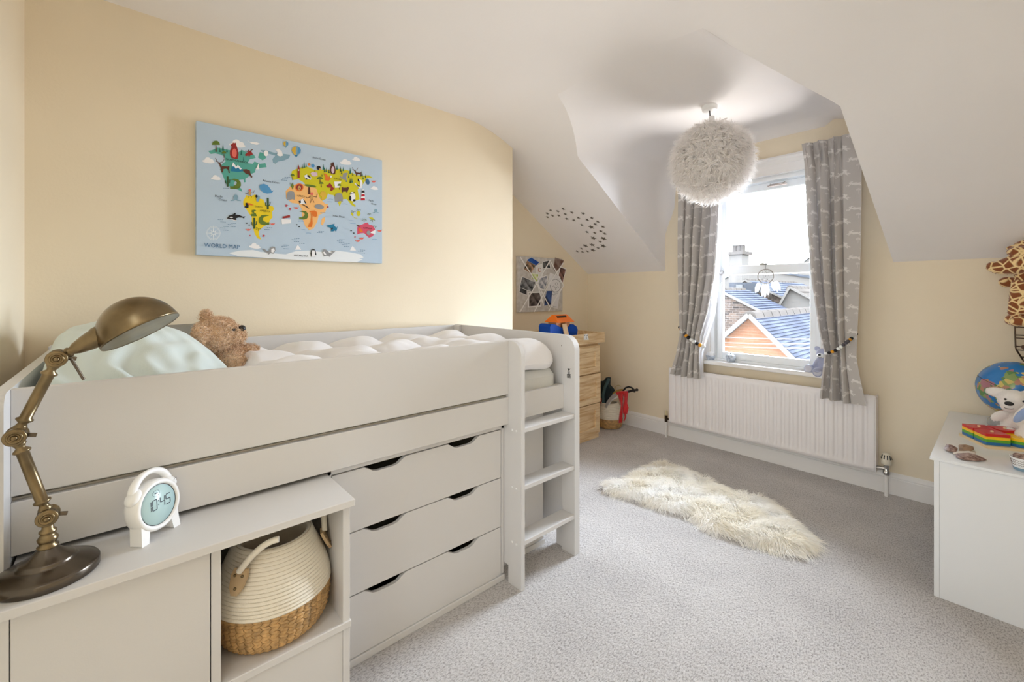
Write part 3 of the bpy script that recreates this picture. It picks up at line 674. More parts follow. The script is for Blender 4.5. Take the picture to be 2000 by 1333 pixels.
# ------------------------------------------------------------------ alarm clock
cc = np.array((-1.462, 0.058, DZ+0.080)); fn = np.array((0.72, 0.68, 0.12)); fn /= np.linalg.norm(fn)
sx = np.cross(UP, fn); sx /= np.linalg.norm(sx); sy = np.cross(fn, sx)
clock = thing('alarm_clock', 'round white digital alarm clock with carry handle on the desk', 'clock', (cc[0], cc[1], DZ))
MB().lathe([(0.03, -0.032), (0.050, -0.030), (0.060, -0.024), (0.0635, -0.014), (0.0635, 0.008), (0.061, 0.014), (0.056, 0.0165), (0.0525, 0.015), (0.0500, 0.011)], cc, axis=fn, n=56).build('case', M_white, clock)
MB().lathe([(0.0503, 0.0105), (0.0498, 0.0115), (0, 0.0115)], cc, axis=fn, n=48).build('screen', mat('lcd_screen', (180, 207, 208), 0.25), clock)
MB().lathe([(0.0506, 0.0107), (0.0495, 0.0125), (0.0488, 0.0117)], cc, axis=fn, n=48, caps=False).build('screen_rim', M_black, clock)
P3 = lambda a, b_, e: cc+sx*a+sy*b_+fn*e
path = [P3(0.052*math.cos(a), 0.036+0.050*math.sin(a), -0.006) for a in np.linspace(0.25, PI-0.25, 20)]
MB().tube(path, [0.0065+0.004*abs(math.cos(a)) for a in np.linspace(0.25, PI-0.25, 20)], 12).build('handle', M_white, clock)
for s_ in (-1, 1):
    MB().ell(P3(0.050*s_, 0.040, -0.004), (0.018, 0.013, 0.022), Matrix((tuple(fn), tuple(sx*0.7+sy*0.7*s_), tuple(sy*0.7-sx*0.7*s_))).transposed().to_4x4(), 20, 14).build('ear', M_white, clock)
    q = [(0.030*s_, -0.045), (0.052*s_, -0.030), (0.056*s_, -0.0775), (0.036*s_, -0.0775)]
    ft = MB().prism(q if s_ > 0 else q[::-1], lambda a, b_, e: np.array((*(cc+sx*a+sy*b_+fn*e)[:2], max(DZ+0.0002, (cc+sx*a+sy*b_+fn*e)[2]) if b_ > -0.07 else DZ+0.0002)), -0.020, 0.012).build('foot', M_white, clock, bevel=0.004)
seg = {'1': 'bc', '0': 'abcdef', '4': 'fgbc', '5': 'afgcd'}
m = MB(); wd, hg, tk = 0.0125, 0.025, 0.0022
def bar(x0, y0, x1, y1):
    d = np.array((x1-x0, y1-y0)); n_ = np.array((-d[1], d[0]))/np.linalg.norm(d)*tk/2; e = d/np.linalg.norm(d)*tk*0.25
    pts = [(x0-e[0]*-1+n_[0], y0+e[1]+n_[1]), (x1-e[0]+n_[0], y1-e[1]+n_[1]), (x1-e[0]-n_[0], y1-e[1]-n_[1]), (x0+e[0]-n_[0], y0+e[1]-n_[1])]
    m.flat([P3(a+b_*0.06, b_, 0.0119) for a, b_ in pts])
for ch, ox in (('1', -0.034), ('0', -0.0175), ('4', 0.0050), ('5', 0.0215)):
    oy = -0.010
    S7 = {'a': (0, hg, wd, hg), 'b': (wd, hg/2, wd, hg), 'c': (wd, 0, wd, hg/2), 'd': (0, 0, wd, 0), 'e': (0, 0, 0, hg/2), 'f': (0, hg/2, 0, hg), 'g': (0, hg/2, wd, hg/2)}
    for k in seg[ch]: a = S7[k]; bar(ox+a[0], oy+a[1], ox+a[2], oy+a[3])
for yy in (-0.002, 0.008): m.flat([P3(a, b_, 0.0119) for a, b_ in ((-0.0015, yy), (0.0012, yy), (0.0012, yy+0.003), (-0.0015, yy+0.003))])
for a in np.linspace(0, 2*PI, 12, endpoint=False): m.flat([P3(-0.004+0.011*math.cos(a+q)*f, 0.030+0.008*math.sin(a+q)*f, 0.0119) for q, f in ((0, 1), (0.25, 1), (0.25, 0.86), (0, 0.86))])
m.flat([P3(a, b_, 0.0119) for a, b_ in ((-0.008, 0.029), (0.0, 0.029), (0.0, 0.0315), (-0.008, 0.0315))])
m.build('display_digits', mat('lcd_ink', (45, 52, 66), 0.5), clock)
m = MB()
for i in range(9):
    a = i*2.4; r = 0.0022*math.sqrt(i); m.lathe([(0.0008, 0), (0, 0.0002)], P3(0.050+r*math.cos(a), 0.044+r*math.sin(a), 0.0155), axis=fn, n=6)
m.build('speaker_holes', M_black, clock, kind='stuff')

# ------------------------------------------------------------------ teddy bear on the bed
def rotm(v, a): return Matrix.Rotation(a, 4, Vector(v))
def plush(name, label, base, parts, fur_m, vox, dens=0, flen=0.01, fw=0.0006, curl=0.0, droop=0.15, group=None):
    t = thing(name, label, 'soft toy', base)
    m = MB()
    for c, r, rot in parts: m.ell(c, r, rot, 24, 16)
    remesh(m.build('body', fur_m, t), vox)
    if dens:
        P, Nn = ell_samples(parts, dens)
        D = Nn+rng.normal(scale=0.35, size=P.shape)
        V, Q = strands(P-Nn*0.0015, D, flen*rng.uniform(0.7, 1.3, len(P)), fw, 5, droop, curl, 1.3)
        f = MB(); f.tri_strands(V, Q); f.build('fur', fur_m, t, kind='stuff')
    return t
M_teddy = mat('brown_plush', (238, 206, 172), 0.95, col2=(218, 182, 146), vscale=90, sheen=0.4, bump=0.6, bscale=240)
tx, ty = -2.10, 0.33
hc = onX(424, 655, tx)
parts = [(hc, (0.072, 0.076, 0.070), None),
         (hc+np.array((0.012, 0.052, -0.004)), (0.046, 0.042, 0.040), None),
         (hc+np.array((-0.052, -0.030, 0.070)), (0.024, 0.018, 0.028), None),
         (hc+np.array((0.058, -0.058, 0.010)), (0.024, 0.028, 0.040), None),
         (hc+np.array((0.0, 0.035, -0.135)), (0.072, 0.062, 0.090), None),
         (hc+np.array((-0.055, 0.095, -0.085)), (0.028, 0.062, 0.028), rotm((1, 0, 0), 0.25)),
         (hc+np.array((0.072, 0.055, -0.120)), (0.030, 0.036, 0.056), rotm((1, 0, 0), 0.5)),
         (hc+np.array((0.055, 0.130, -0.185)), (0.040, 0.085, 0.038), rotm((0, 0, 1), -0.3)),
         (hc+np.array((-0.055, 0.130, -0.188)), (0.040, 0.085, 0.038), rotm((0, 0, 1), 0.3))]
ted = plush('teddy_bear', 'brown curly teddy bear sitting on the bed behind the mint pillow', (tx, hc[1], hc[2]-0.22), parts, M_teddy, 0.006, 36000, 0.013, 0.0022, 0.55, 0.1)
MB().ell(hc+np.array((0.026, 0.082, 0.024)), (0.017, 0.014, 0.014)).build('nose', M_black, ted)
for dx in (0.050,): MB().ell(hc+np.array((dx+0.008, 0.048, 0.022)), (0.006, 0.006, 0.006), nu=12, nv=8).build('eye', M_black, ted)
MB().ell(hc+np.array((-0.018, 0.076, 0.026)), (0.006, 0.006, 0.006), nu=12, nv=8).build('eye', M_black, ted)

# ------------------------------------------------------------------ feather pendant
pc = np.array((-1.310, 2.992, 2.262)); PR = 0.225
pend = thing('pendant_lamp', 'white feather ball pendant lamp hanging in the dormer', 'lamp', (pc[0], pc[1], 2.635))
rose = onZ(1386, 208, 2.634)
MB().lathe([(0.050, 2.638), (0.050, 2.622), (0.046, 2.605), (0.042, 2.603), (0, 2.603)], (rose[0], rose[1], 0), n=36).build('ceiling_rose', M_white, pend)
MB().tube([(rose[0], rose[1], 2.604), (pc[0], pc[1], pc[2]+0.15)], 0.004, 8).build('cord', mat('dark_flex', (60, 56, 54), 0.6), pend)
MB().lathe([(0.018, pc[2]+0.30), (0.020, pc[2]+0.27), (0.022, pc[2]+0.20)], (pc[0], pc[1], 0), n=16).build('lamp_holder', M_white, pend)
M_feather = mat('white_feathers', (250, 247, 245), 0.9, sheen=0.3, trans=0.4)
MB().ell(pc, (PR*0.93, PR*0.93, PR*0.90), nu=32, nv=20).build('inner_ball', M_feather, pend)
n = 3600; k = np.arange(n)+0.5; zz = 1-2*k/n; an = k*2.399963
D = np.stack([np.sqrt(1-zz*zz)*np.cos(an), np.sqrt(1-zz*zz)*np.sin(an), zz], 1)+rng.normal(scale=0.03, size=(n, 3)); D /= np.linalg.norm(D, axis=1)[:, None]
fm = MB(); tang = rng.normal(size=(n, 3)); tang -= D*(tang*D).sum(1)[:, None]; tang /= np.linalg.norm(tang, axis=1)[:, None]
down = np.array((0, 0, -1.0))-D*(-D[:, 2:3]); tang = 0.75*tang+0.55*down; tang /= np.linalg.norm(tang, axis=1)[:, None]
V = []; Q = []; segs = 6; cross = np.cross(D, tang); Lf = rng.uniform(0.06, 0.115, n); wf = rng.uniform(0.005, 0.011, n); lift = rng.uniform(0.20, 0.85, n)
low = np.clip(-D[:, 2]-0.6, 0, 1); Lf *= 1+0.35*low; lift += low*1.0
vv = np.zeros((n, segs+1, 3, 3))
for i in range(segs+1):
    t = i/segs
    c = pc+D*PR*0.93+tang*(Lf*t)[:, None]+D*(Lf*(lift*t-0.75*t*t*0.6))[:, None]
    ww = wf*math.sin(PI*min(1, 0.12+0.88*t))**0.7*(1 if t < 0.98 else 0.1)*(1+0.25*math.sin(i*2.5))
    vv[:, i, 0] = c-cross*ww[:, None]+D*0.004; vv[:, i, 1] = c; vv[:, i, 2] = c+cross*ww[:, None]+D*0.004
idx = np.arange(n*(segs+1)*3).reshape(n, segs+1, 3)
Q = np.concatenate([np.stack([idx[:, :-1, a], idx[:, :-1, a+1], idx[:, 1:, a+1], idx[:, 1:, a]], -1).reshape(-1, 4) for a in (0, 1)])
fm.tri_strands(vv.reshape(-1, 3), Q); fm.build('feathers', M_feather, pend, kind='stuff')
P = pc+D[::1]*PR; dd = D+tang*0.7; V, Q = strands(np.repeat(P, 3, 0), np.repeat(dd, 3, 0)+rng.normal(scale=0.45, size=(n*3, 3)), rng.uniform(0.03, 0.085, n*3), 0.0022, 4, 0.25, 0.08)
dm = MB(); dm.tri_strands(V, Q); dm.build('down', M_feather, pend, kind='stuff')

# ------------------------------------------------------------------ sheepskin rug
M_wool = mat('cream_sheepskin', (254, 252, 249), 0.9, col2=(247, 241, 228), vscale=5.5, sheen=0.3, trans=0.12)
out = np.array([onZ(u, v, 0.02)[:2] for u, v in [(1175, 950), (1200, 940), (1240, 928), (1262, 910), (1300, 905), (1340, 920), (1390, 940), (1440, 968), (1490, 970), (1525, 995), (1560, 1025), (1590, 1055), (1582, 1076), (1545, 1078), (1500, 1066), (1440, 1048), (1380, 1030), (1350, 1005), (1300, 993), (1240, 972), (1200, 962)]])
ctr = out.mean(0)
rug = thing('sheepskin_rug', 'cream shaggy sheepskin rug lying on the carpet', 'rug', (ctr[0], ctr[1], 0))
no = len(out)
def inside(p):
    r = np.zeros(len(p), bool); j = no-1
    for i in range(no):
        xi, yi = out[i]; xj, yj = out[j]
        cnd = ((yi > p[:, 1]) != (yj > p[:, 1])) & (p[:, 0] < (xj-xi)*(p[:, 1]-yi)/(yj-yi+1e-12)+xi); r ^= cnd; j = i
    return r
def edist(p):
    a = out; b_ = np.roll(out, -1, 0); d = b_-a
    t = np.clip(((p[:, None]-a)*d).sum(2)/(d*d).sum(1), 0, 1); q = a+d*t[..., None]
    ds = np.linalg.norm(p[:, None]-q, axis=2); k = ds.argmin(1); return ds[np.arange(len(p)), k], p-q[np.arange(len(p)), k]
m = MB(); rings = []
for s_, z in ((1.0, 0.002), (0.985, 0.012), (0.93, 0.024), (0.8, 0.032), (0.5, 0.036), (0.2, 0.036)):
    rings.append([(ctr[0]+(x-ctr[0])*s_, ctr[1]+(y-ctr[1])*s_, z) for x, y in out])
m.grid(rings, 0, True, True); m.flat(rings[-1]); m.flat(rings[0][::-1])
m.build('hide', M_wool, rug)
lo, hi = out.min(0), out.max(0); p = rng.uniform(lo, hi, size=(26000, 2)); p = p[inside(p)]
e, ev = edist(p); evn = ev/(e[:, None]+1e-6)
flow = np.array((0.62, -0.62)); clump = np.stack([np.sin(p[:, 0]*21+4*np.sin(p[:, 1]*13)), np.cos(p[:, 1]*19+3*np.sin(p[:, 0]*17))], 1)
D = np.zeros((len(p), 3)); k = np.exp(-e/0.06)[:, None]
D[:, :2] = flow*0.75+clump*0.38-evn*k*0.9+rng.normal(scale=0.16, size=p.shape); D[:, 2] = 0.62-0.3*k[:, 0]+0.25*clump[:, 0]
Pz = np.concatenate([p, (0.004+0.030*np.clip(e/0.06, 0, 1))[:, None]], 1)
V, Q = strands(Pz, D, rng.uniform(0.055, 0.095, len(p)), 0.0023, 6, 0.42, 0.10, 0.9)
V[:, 2] = np.maximum(V[:, 2], 0.003); f = MB(); f.tri_strands(V, Q); f.build('fleece', M_wool, rug, kind='stuff')
# ------------------------------------------------------------------ curtains, tie-backs
M_cur = bpy.data.materials.new('hare_print_curtain'); M_cur.use_nodes = True
nt = M_cur.node_tree; N = nt.nodes; L = nt.links; b = N['Principled BSDF']
at = N.new('ShaderNodeAttribute'); at.attribute_name = 'print'
mxc = N.new('ShaderNodeMix'); mxc.data_type = 'RGBA'; mxc.inputs[6].default_value = RGB(192, 187, 183); mxc.inputs[7].default_value = RGB(226, 222, 218)
L.new(at.outputs['Fac'], mxc.inputs[0]); L.new(mxc.outputs[2], b.inputs['Base Color']); b.inputs['Roughness'].default_value = 0.9; b.inputs['Specular IOR Level'].default_value = 0.1
tl = N.new('ShaderNodeBsdfTranslucent'); L.new(mxc.outputs[2], tl.inputs[0]); ms = N.new('ShaderNodeMixShader'); ms.inputs[0].default_value = 0.10
L.new(b.outputs[0], ms.inputs[1]); L.new(tl.outputs[0], ms.inputs[2]); L.new(ms.outputs[0], N['Material Output'].inputs[0])
M_lining = mat('white_curtain_lining', (240, 240, 244), 0.9, trans=0.25)
def hares(s, z):
    """leaping hares and little trees, 1 inside the print"""
    v = np.zeros(s.shape)
    for ox, oz, sc, fl in ((0.0, 0.0, 1.0, 1), (0.085, 0.084, 0.72, -1), (0.17, 0.0, 1.0, 1), (0.255, 0.084, 0.72, -1)):
        a = (s-ox+0.17) % 0.34-0.17; c = (z-oz+0.084) % 0.168-0.084
        a, c = fl*a/sc, c/sc; a2 = a; c2 = c-0.10*a
        for ex, ez, rx, rz, t in ((0, 0, 0.030, 0.011, 0.0), (0.034, 0.008, 0.012, 0.0085, 0.4), (0.026, 0.019, 0.014, 0.0035, 2.7), (0.048, -0.008, 0.017, 0.003, -0.5), (0.040, -0.012, 0.015, 0.003, -0.8), (-0.040, -0.010, 0.020, 0.0038, 0.35), (-0.036, -0.016, 0.018, 0.003, 0.6), (-0.032, 0.006, 0.006, 0.005, 0)):
            q = (a2-ex)*math.cos(t)+(c2-ez)*math.sin(t); p = -(a2-ex)*math.sin(t)+(c2-ez)*math.cos(t)
            v = np.maximum(v, ((q/rx)**2+(p/rz)**2 < 1)*1.0)
    for ox, oz in ((0.10, 0.03), (0.27, 0.03)):
        a = (s-ox+0.17) % 0.34-0.17; c = (z-oz+0.084) % 0.168-0.084
        v = np.maximum(v, 0.55*((np.abs(a) < 0.0012) & (np.abs(c) < 0.016)))
        for k in range(3): v = np.maximum(v, 0.55*((((a-0.007*(k-1))/0.005)**2+((c-0.012-0.004*(k % 2))/0.006)**2) < 1))
    return v
def curtain(label, zk, xl, xr, flat0, flat1, N_, yc, side):
    """zk heights, xl/xr edges at those heights; folds between the flat margins"""
    nz, nu = 400, 460
    z = np.linspace(zk[0], zk[-1], nz); o = np.argsort(zk)
    L_ = np.interp(z, np.array(zk)[o], np.array(xl)[o]); R_ = np.interp(z, np.array(zk)[o], np.array(xr)[o])
    for _ in range(3): L_[1:-1] = (L_[:-2]+L_[1:-1]*2+L_[2:])/4; R_[1:-1] = (R_[:-2]+R_[1:-1]*2+R_[2:])/4
    u = np.linspace(0, 1, nu); fu = sst((u-flat0)/0.10)*sst((flat1-u)/0.10)
    ph = 2*PI*N_*u; wob = np.sin(5*u+1.3)
    w = (R_-L_)[:, None]; zz = z[:, None]
    amp = (0.026+0.022*sst((zk[0]-0.15-zz)/0.5))*(1-0.35*np.exp(-((zz-0.86)/0.12)**2))
    pinch = np.exp(-((zk[0]-0.10-zz)/0.07)**2)
    wave = np.sin(ph+0.5*np.sin(zz*2.1+u*4)+0.25*wob); wave = np.sign(wave)*np.abs(wave)**0.75
    X = L_[:, None]+w*(u+0.30/N_*np.sin(2*ph+0.6)*fu/2*0.8)+0*zz
    Y = yc-amp*wave*fu+0.017*pinch*fu*np.cos(3*ph)-0.03*(1-fu)*0.3+0.012*np.sin(3*zz+2*u)
    P = np.stack([X, Y, np.broadcast_to(zz, X.shape)], 2)
    mid = nz//2; seg_ = np.linalg.norm(np.diff(P[mid], axis=0), axis=1); s = np.concatenate([[0], np.cumsum(seg_)])
    pr = hares(np.broadcast_to(s[None, :], X.shape), zz+0*X)
    t = thing('curtain', label, 'curtain', ((xl[-1]+xr[-1])/2, yc, zk[-1]))
    m = MB(); m.grid(P); c = m.build('fabric', M_cur, t)
    a = c.data.attributes.new('print', 'FLOAT', 'POINT'); a.data.foreach_set('value', pr.reshape(-1).astype(np.float32))
    Pl = P.copy(); Pl[:, :, 1] += 0.006; MB().grid(Pl[:, ::2]).build('lining', M_lining, t)
    return t
yc = 3.712
def cx_(u, v, y=3.73): return onY(u, v, y)[0]
zr = [2.45, 2.30, 1.9, 1.45, 1.10, 0.92, 0.80, 0.60]
curtain('grey hare print curtain at right side of the window', zr, [cx_(1567, 285), cx_(1573, 340), cx_(1578, 430), cx_(1588, 540), cx_(1601, 630), cx_(1612, 690), cx_(1608, 730), cx_(1602, 783)],
        [cx_(1686, 262), cx_(1684, 320), cx_(1683, 420), cx_(1681, 520), cx_(1677, 610), cx_(1675, 660), cx_(1681, 710), cx_(1694, 780)], 0.02, 0.70, 4, yc, 1)
zl = [2.45, 2.20, 1.9, 1.5, 1.2, 0.98, 0.80, 0.615]
curtain('grey hare print curtain at left side of the window', zl, [cx_(1326, 330), cx_(1327, 390), cx_(1327, 450), cx_(1328, 520), cx_(1329, 590), cx_(1330, 645), cx_(1322, 690), cx_(1310, 722)],
        [cx_(1412, 330), cx_(1408, 395), cx_(1404, 450), cx_(1398, 540), cx_(1386, 620), cx_(1372, 680), cx_(1370, 705), cx_(1372, 738)], 0.10, 0.97, 5, yc, -1)
lft = [o for o in S.objects if o.name.startswith('curtain')][-1]
P = []
for (u0, v0), (u1, v1) in (((1404, 400), (1411, 400)), ((1401, 470), (1409, 470)), ((1395, 560), (1404, 560)), ((1385, 620), (1397, 615)), ((1372, 665), (1385, 655)), ((1366, 688), (1375, 688)), ((1364, 710), (1374, 710)), ((1363, 739), (1374, 739))):
    P.append([onY(u0+(u1-u0)*k, v0+(v1-v0)*k, 3.70+0.05*k+0.006*math.sin(9*k)) for k in np.linspace(0, 1, 8)])
MB().grid(P).build('turned_lining', M_lining, lft)
M_bead = {'k': mat('black_felt', (34, 32, 36), 0.95), 'w': mat('white_felt', (232, 234, 234), 0.95), 'm': mat('mint_felt', (186, 214, 206), 0.95), 'g': mat('dark_grey_felt', (84, 80, 86), 0.95), 'o': mat('mustard_felt', (226, 160, 52), 0.95)}
def tieback(label, px, cols, y0, y1):
    p = np.array([onY(u, v, y0 if i == 0 else (y0+y1)/2 if i == 1 else y1) for i, (u, v) in enumerate(px)])
    d = np.concatenate([[0], np.cumsum(np.linalg.norm(np.diff(p, axis=0), axis=1))]); n = len(cols)
    q = np.stack([np.interp(np.linspace(0, d[-1], n), d, p[:, k]) for k in range(3)], 1)
    t = thing('bead_tieback', label, 'tieback', tuple(q[0]), 'felt ball tiebacks')
    MB().tube(q, 0.0025, 6).build('cord', M_black, t)
    r = d[-1]/(n-1)*0.56
    for i, c in enumerate(cols): MB().ell(q[i], (r, r, r*0.95), nu=14, nv=10).build('felt_ball', M_bead[c], t)
tieback('felt ball tieback around the right curtain with mustard balls', [(1672, 653), (1666, 659), (1655, 668), (1640, 680), (1630, 686), (1620, 689), (1613, 691)], 'kkwmkogggwwkokw', 3.76, 3.64)
tieback('felt ball tieback around the left curtain', [(1328, 640), (1334, 650), (1342, 658), (1350, 664), (1358, 670), (1366, 674), (1374, 677)], 'kokwkgokwwkow', 3.77, 3.645)

# ------------------------------------------------------------------ ornaments on the sill and in the window
M_pot = mat('pale_blue_white_glaze', (226, 234, 242), 0.35, col2=(150, 160, 176), vscale=45)
M_potl = mat('glaze_white', (238, 240, 244), 0.35)
SZ = 0.766
for lab, (u, v), k in (('white patterned cupcake trinket pot beside the left curtain on the sill', (1388, 702), 1.0), ('small white and grey cupcake trinket pot alone on the sill', (1427, 708), 0.92)):
    p = onY(u, v, 3.865); p[2] = SZ
    t = thing('trinket_pot', lab, 'pot', tuple(p), 'cupcake pots on the window sill')
    m = MB(); n = 40; prof = [(0.030, 0), (0.032, 0.002), (0.041, 0.038), (0.043, 0.040), (0.040, 0.041), (0.036, 0.036), (0.0, 0.034)]
    m.lathe([(r*k, p[2]+z*k) for r, z in prof], (p[0], p[1], 0), n=n); m.build('cup', M_pot, t)
    m = MB(); P = []
    for a, (r, z) in enumerate([(0.040, 0.040), (0.041, 0.046), (0.033, 0.054), (0.035, 0.058), (0.024, 0.066), (0.012, 0.074), (0.0, 0.077)]):
        P.append([(p[0]+k*r*(1+0.10*math.sin(8*q))*math.cos(q), p[1]+k*r*(1+0.10*math.sin(8*q))*math.sin(q), p[2]+k*z) for q in np.linspace(0, 2*PI, 32, endpoint=False)])
    m.grid(P, 0, True, True); m.build('frosting_lid', M_potl if k == 1.0 else M_pot, t)
    MB().ell((p[0], p[1], p[2]+0.080*k), (0.005*k, 0.005*k, 0.005*k), nu=12, nv=8).build('knob', M_black, t)
    MB().lathe([(0.0305*k, p[2]), (0.0312*k, p[2]+0.0035), (0.0325*k, p[2]+0.006)], (p[0], p[1], 0), n=32, caps=False).build('base_band', mat('slate_blue_band', (96, 116, 136), 0.5), t)
M_gbear = mat('blue_grey_plush', (168, 172, 196), 0.95, sheen=0.6, bump=0.5, bscale=300)
M_gpaw = mat('pale_paw_plush', (196, 196, 206), 0.95, sheen=0.5, bump=0.4, bscale=300)
bc = onY(1608, 712, 3.855); bc[2] = SZ
parts = [(bc+np.array((0.01, 0.0, 0.062)), (0.048, 0.040, 0.062), None), (bc+np.array((0.0, -0.012, 0.142)), (0.042, 0.038, 0.040), None),
         (bc+np.array((-0.038, 0.006, 0.172)), (0.020, 0.010, 0.024), rotm((0, 1, 0), -0.5)), (bc+np.array((0.045, 0.006, 0.165)), (0.018, 0.010, 0.022), rotm((0, 1, 0), 0.5)),
         (bc+np.array((-0.052, -0.010, 0.020)), (0.055, 0.022, 0.021), rotm((0, 0, 1), 0.35)), (bc+np.array((-0.018, -0.045, 0.021)), (0.030, 0.045, 0.021), rotm((0, 0, 1), -0.5)),
         (bc+np.array((-0.038, -0.018, 0.075)), (0.017, 0.017, 0.045), rotm((0, 1, 0), 0.5)), (bc+np.array((0.050, -0.018, 0.075)), (0.017, 0.017, 0.045), rotm((0, 1, 0), -0.5))]
gb = plush('grey_bear', 'blue grey plush bear sitting on the sill behind the right curtain', tuple(bc), parts, M_gbear, 0.005)
for c, nn in ((onY(1580, 721, 3.815), (-0.25, -1, 0.25)), (onY(1597, 728, 3.795), (0.05, -1, 0.2))):
    MB().lathe([(0.022, -0.030), (0.031, -0.014), (0.034, 0.0), (0.031, 0.009), (0.025, 0.012)], c, axis=nn, n=24).build('foot', M_gbear, gb)
    MB().lathe([(0.025, 0.0118), (0.016, 0.014), (0, 0.0145)], c, axis=nn, n=24).build('sole', M_gpaw, gb)
MB().ell(bc+np.array((-0.006, -0.046, 0.130)), (0.024, 0.018, 0.018), nu=16, nv=10).build('muzzle', M_white, gb)
MB().ell(bc+np.array((-0.010, -0.063, 0.137)), (0.010, 0.006, 0.007), nu=12, nv=8).build('nose', M_black, gb)
MB().tube([bc+np.array((-0.024, -0.058, 0.124)), bc+np.array((-0.010, -0.064, 0.118)), bc+np.array((0.006, -0.060, 0.122))], 0.0012, 6).build('mouth', M_black, gb)
dcen = onY(1495.5, 540, 3.885)
dc = thing('dreamcatcher', 'small white feathered dreamcatcher hanging from the meeting rail', 'dreamcatcher', tuple(dcen))
R0 = 0.058
MB().tube([dcen+np.array((R0*math.cos(a), 0, R0*math.sin(a))) for a in np.linspace(0, 2*PI, 40, endpoint=False)], 0.0042, 8, closed=True).build('hoop', mat('white_wrapped_hoop', (170, 165, 160), 0.7), dc)
m = MB()
for ring, (ra, rb) in enumerate(((1.0, 0.70), (0.70, 0.42), (0.42, 0.18))):
    for i in range(10):
        a = 2*PI*(i+0.5*ring)/10; b2 = a+PI/10; b3 = a-PI/10
        for bb in (b2, b3): m.tube([dcen+np.array((R0*ra*math.cos(a), 0, R0*ra*math.sin(a))), dcen+np.array((R0*rb*math.cos(bb), 0, R0*rb*math.sin(bb)))], 0.0007, 4, caps=False)
m.build('web', mat('grey_thread', (120, 115, 110), 0.8), dc, kind='stuff')
for a, r in ((0.3, 0.4), (1.2, 0.5), (2.6, 0.35), (3.9, 0.6), (5.2, 0.5), (0, 0)): MB().ell(dcen+np.array((R0*r*math.cos(a), -0.002, R0*r*math.sin(a))), (0.004, 0.003, 0.0035), nu=10, nv=7).build('bead', mat('dark_bead', (70, 66, 64), 0.4), dc)
MB().tube([dcen+np.array((0, 0, R0)), dcen+np.array((0, 0.005, R0+0.045))], 0.001, 5).tube([dcen+np.array((-0.012+0.004*i, 0.004, R0+0.040+0.004*(i % 2))) for i in range(7)], 0.002, 5).build('hanging_cord', M_black, dc)
M_dfe = mat('white_quill', (236, 238, 242), 0.9, trans=0.3)
for i, (dx, dz, ln) in enumerate(((-0.058, -0.048, 0.085), (-0.046, -0.050, 0.075), (-0.020, -0.06, 0.10), (-0.004, -0.06, 0.11), (0.014, -0.06, 0.09), (0.050, -0.045, 0.07), (0.066, -0.040, 0.08), (0.080, -0.036, 0.075))):
    c = dcen+np.array((dx, -0.002*(i % 2), dz)); P = []
    for k in np.linspace(0, 1, 9):
        wv = 0.012*math.sin(PI*(0.08+0.90*k))**0.8; q = c+np.array((0.018*dx/0.06*k, -0.004*math.sin(PI*k), -ln*k))
        P.append([q+np.array((-wv, 0.001, -0.004)), q, q+np.array((wv, 0.001, -0.004))])
    MB().grid(P).build('feather', M_dfe, dc)
hc_ = onY(1408, 533, 3.895)
ht = thing('heart_ornament', 'small pale wooden heart hanging at left end of the meeting rail', 'ornament', tuple(hc_))
def heart(s): return [(s*0.0625*16*math.sin(t)**3/1.0, s*0.0625*(13*math.cos(t)-5*math.cos(2*t)-2*math.cos(3*t)-math.cos(4*t))) for t in np.linspace(0, 2*PI, 30, endpoint=False)]
MB().tube([hc_+np.array((a, 0, b_)) for a, b_ in heart(0.021)], 0.004, 8, closed=True).build('heart', mat('silver_grey_wood', (168, 166, 164), 0.5), ht)
MB().prism([(a, b_) for a, b_ in heart(0.014)], lambda a, b_, e: hc_+np.array((a, e, b_)), -0.003, 0.003).build('heart_infill', M_white, ht)
MB().tube([hc_+np.array((0, 0, 0.01)), hc_+np.array((0.0, 0.004, 0.055))], 0.001, 5).tube([hc_+np.array((0, -0.002, -0.02)), hc_+np.array((0.002, -0.002, -0.085))], 0.001, 5).build('hanging_cord', mat('grey_string', (140, 138, 140), 0.8), ht)
for dz in (-0.06, -0.085): MB().ell(hc_+np.array((0.001, -0.002, dz)), (0.004, 0.004, 0.004), nu=10, nv=7).build('bead', M_chrome, ht)

# ------------------------------------------------------------------ star stickers on the slope
M_star = mat('silver_star_foil', (112, 106, 100), 0.35, metal=0.35)
sd = np.array((0, -1.0, 0.64)); sd /= np.linalg.norm(sd); sn = np.array((0, -0.64, -1.0)); sn /= np.linalg.norm(sn)
def on_slope(u, v):
    r = ray(u, v); t = (1.565+0.64*3.87-HC)/(r[2]+0.64*r[1]); return C0+r*t
ST = [(485, 160, 0), (190, 197, 0), (110, 268, 0), (115, 355, 0), (235, 320, 0), (360, 215, 0), (380, 315, 0), (535, 285, 0), (570, 393, 0), (690, 245, 0), (737, 425, 0), (845, 370, 0), (955, 268, 0), (1160, 372, 0), (1052, 417, 0), (1305, 463, 0), (1245, 523, 0), (1425, 585, 0), (925, 538, 0), (1150, 590, 1), (1052, 708, 0), (1230, 727, 0), (1378, 690, 0), (1467, 745, 0), (1200, 850, 1), (1440, 860, 1), (1357, 935, 0), (1172, 1010, 1), (1015, 1035, 1), (1430, 1035, 1), (1310, 1085, 0), (920, 1100, 0), (1185, 1135, 1), (1060, 1165, 0), (945, 1180, 0), (815, 1165, 0)]
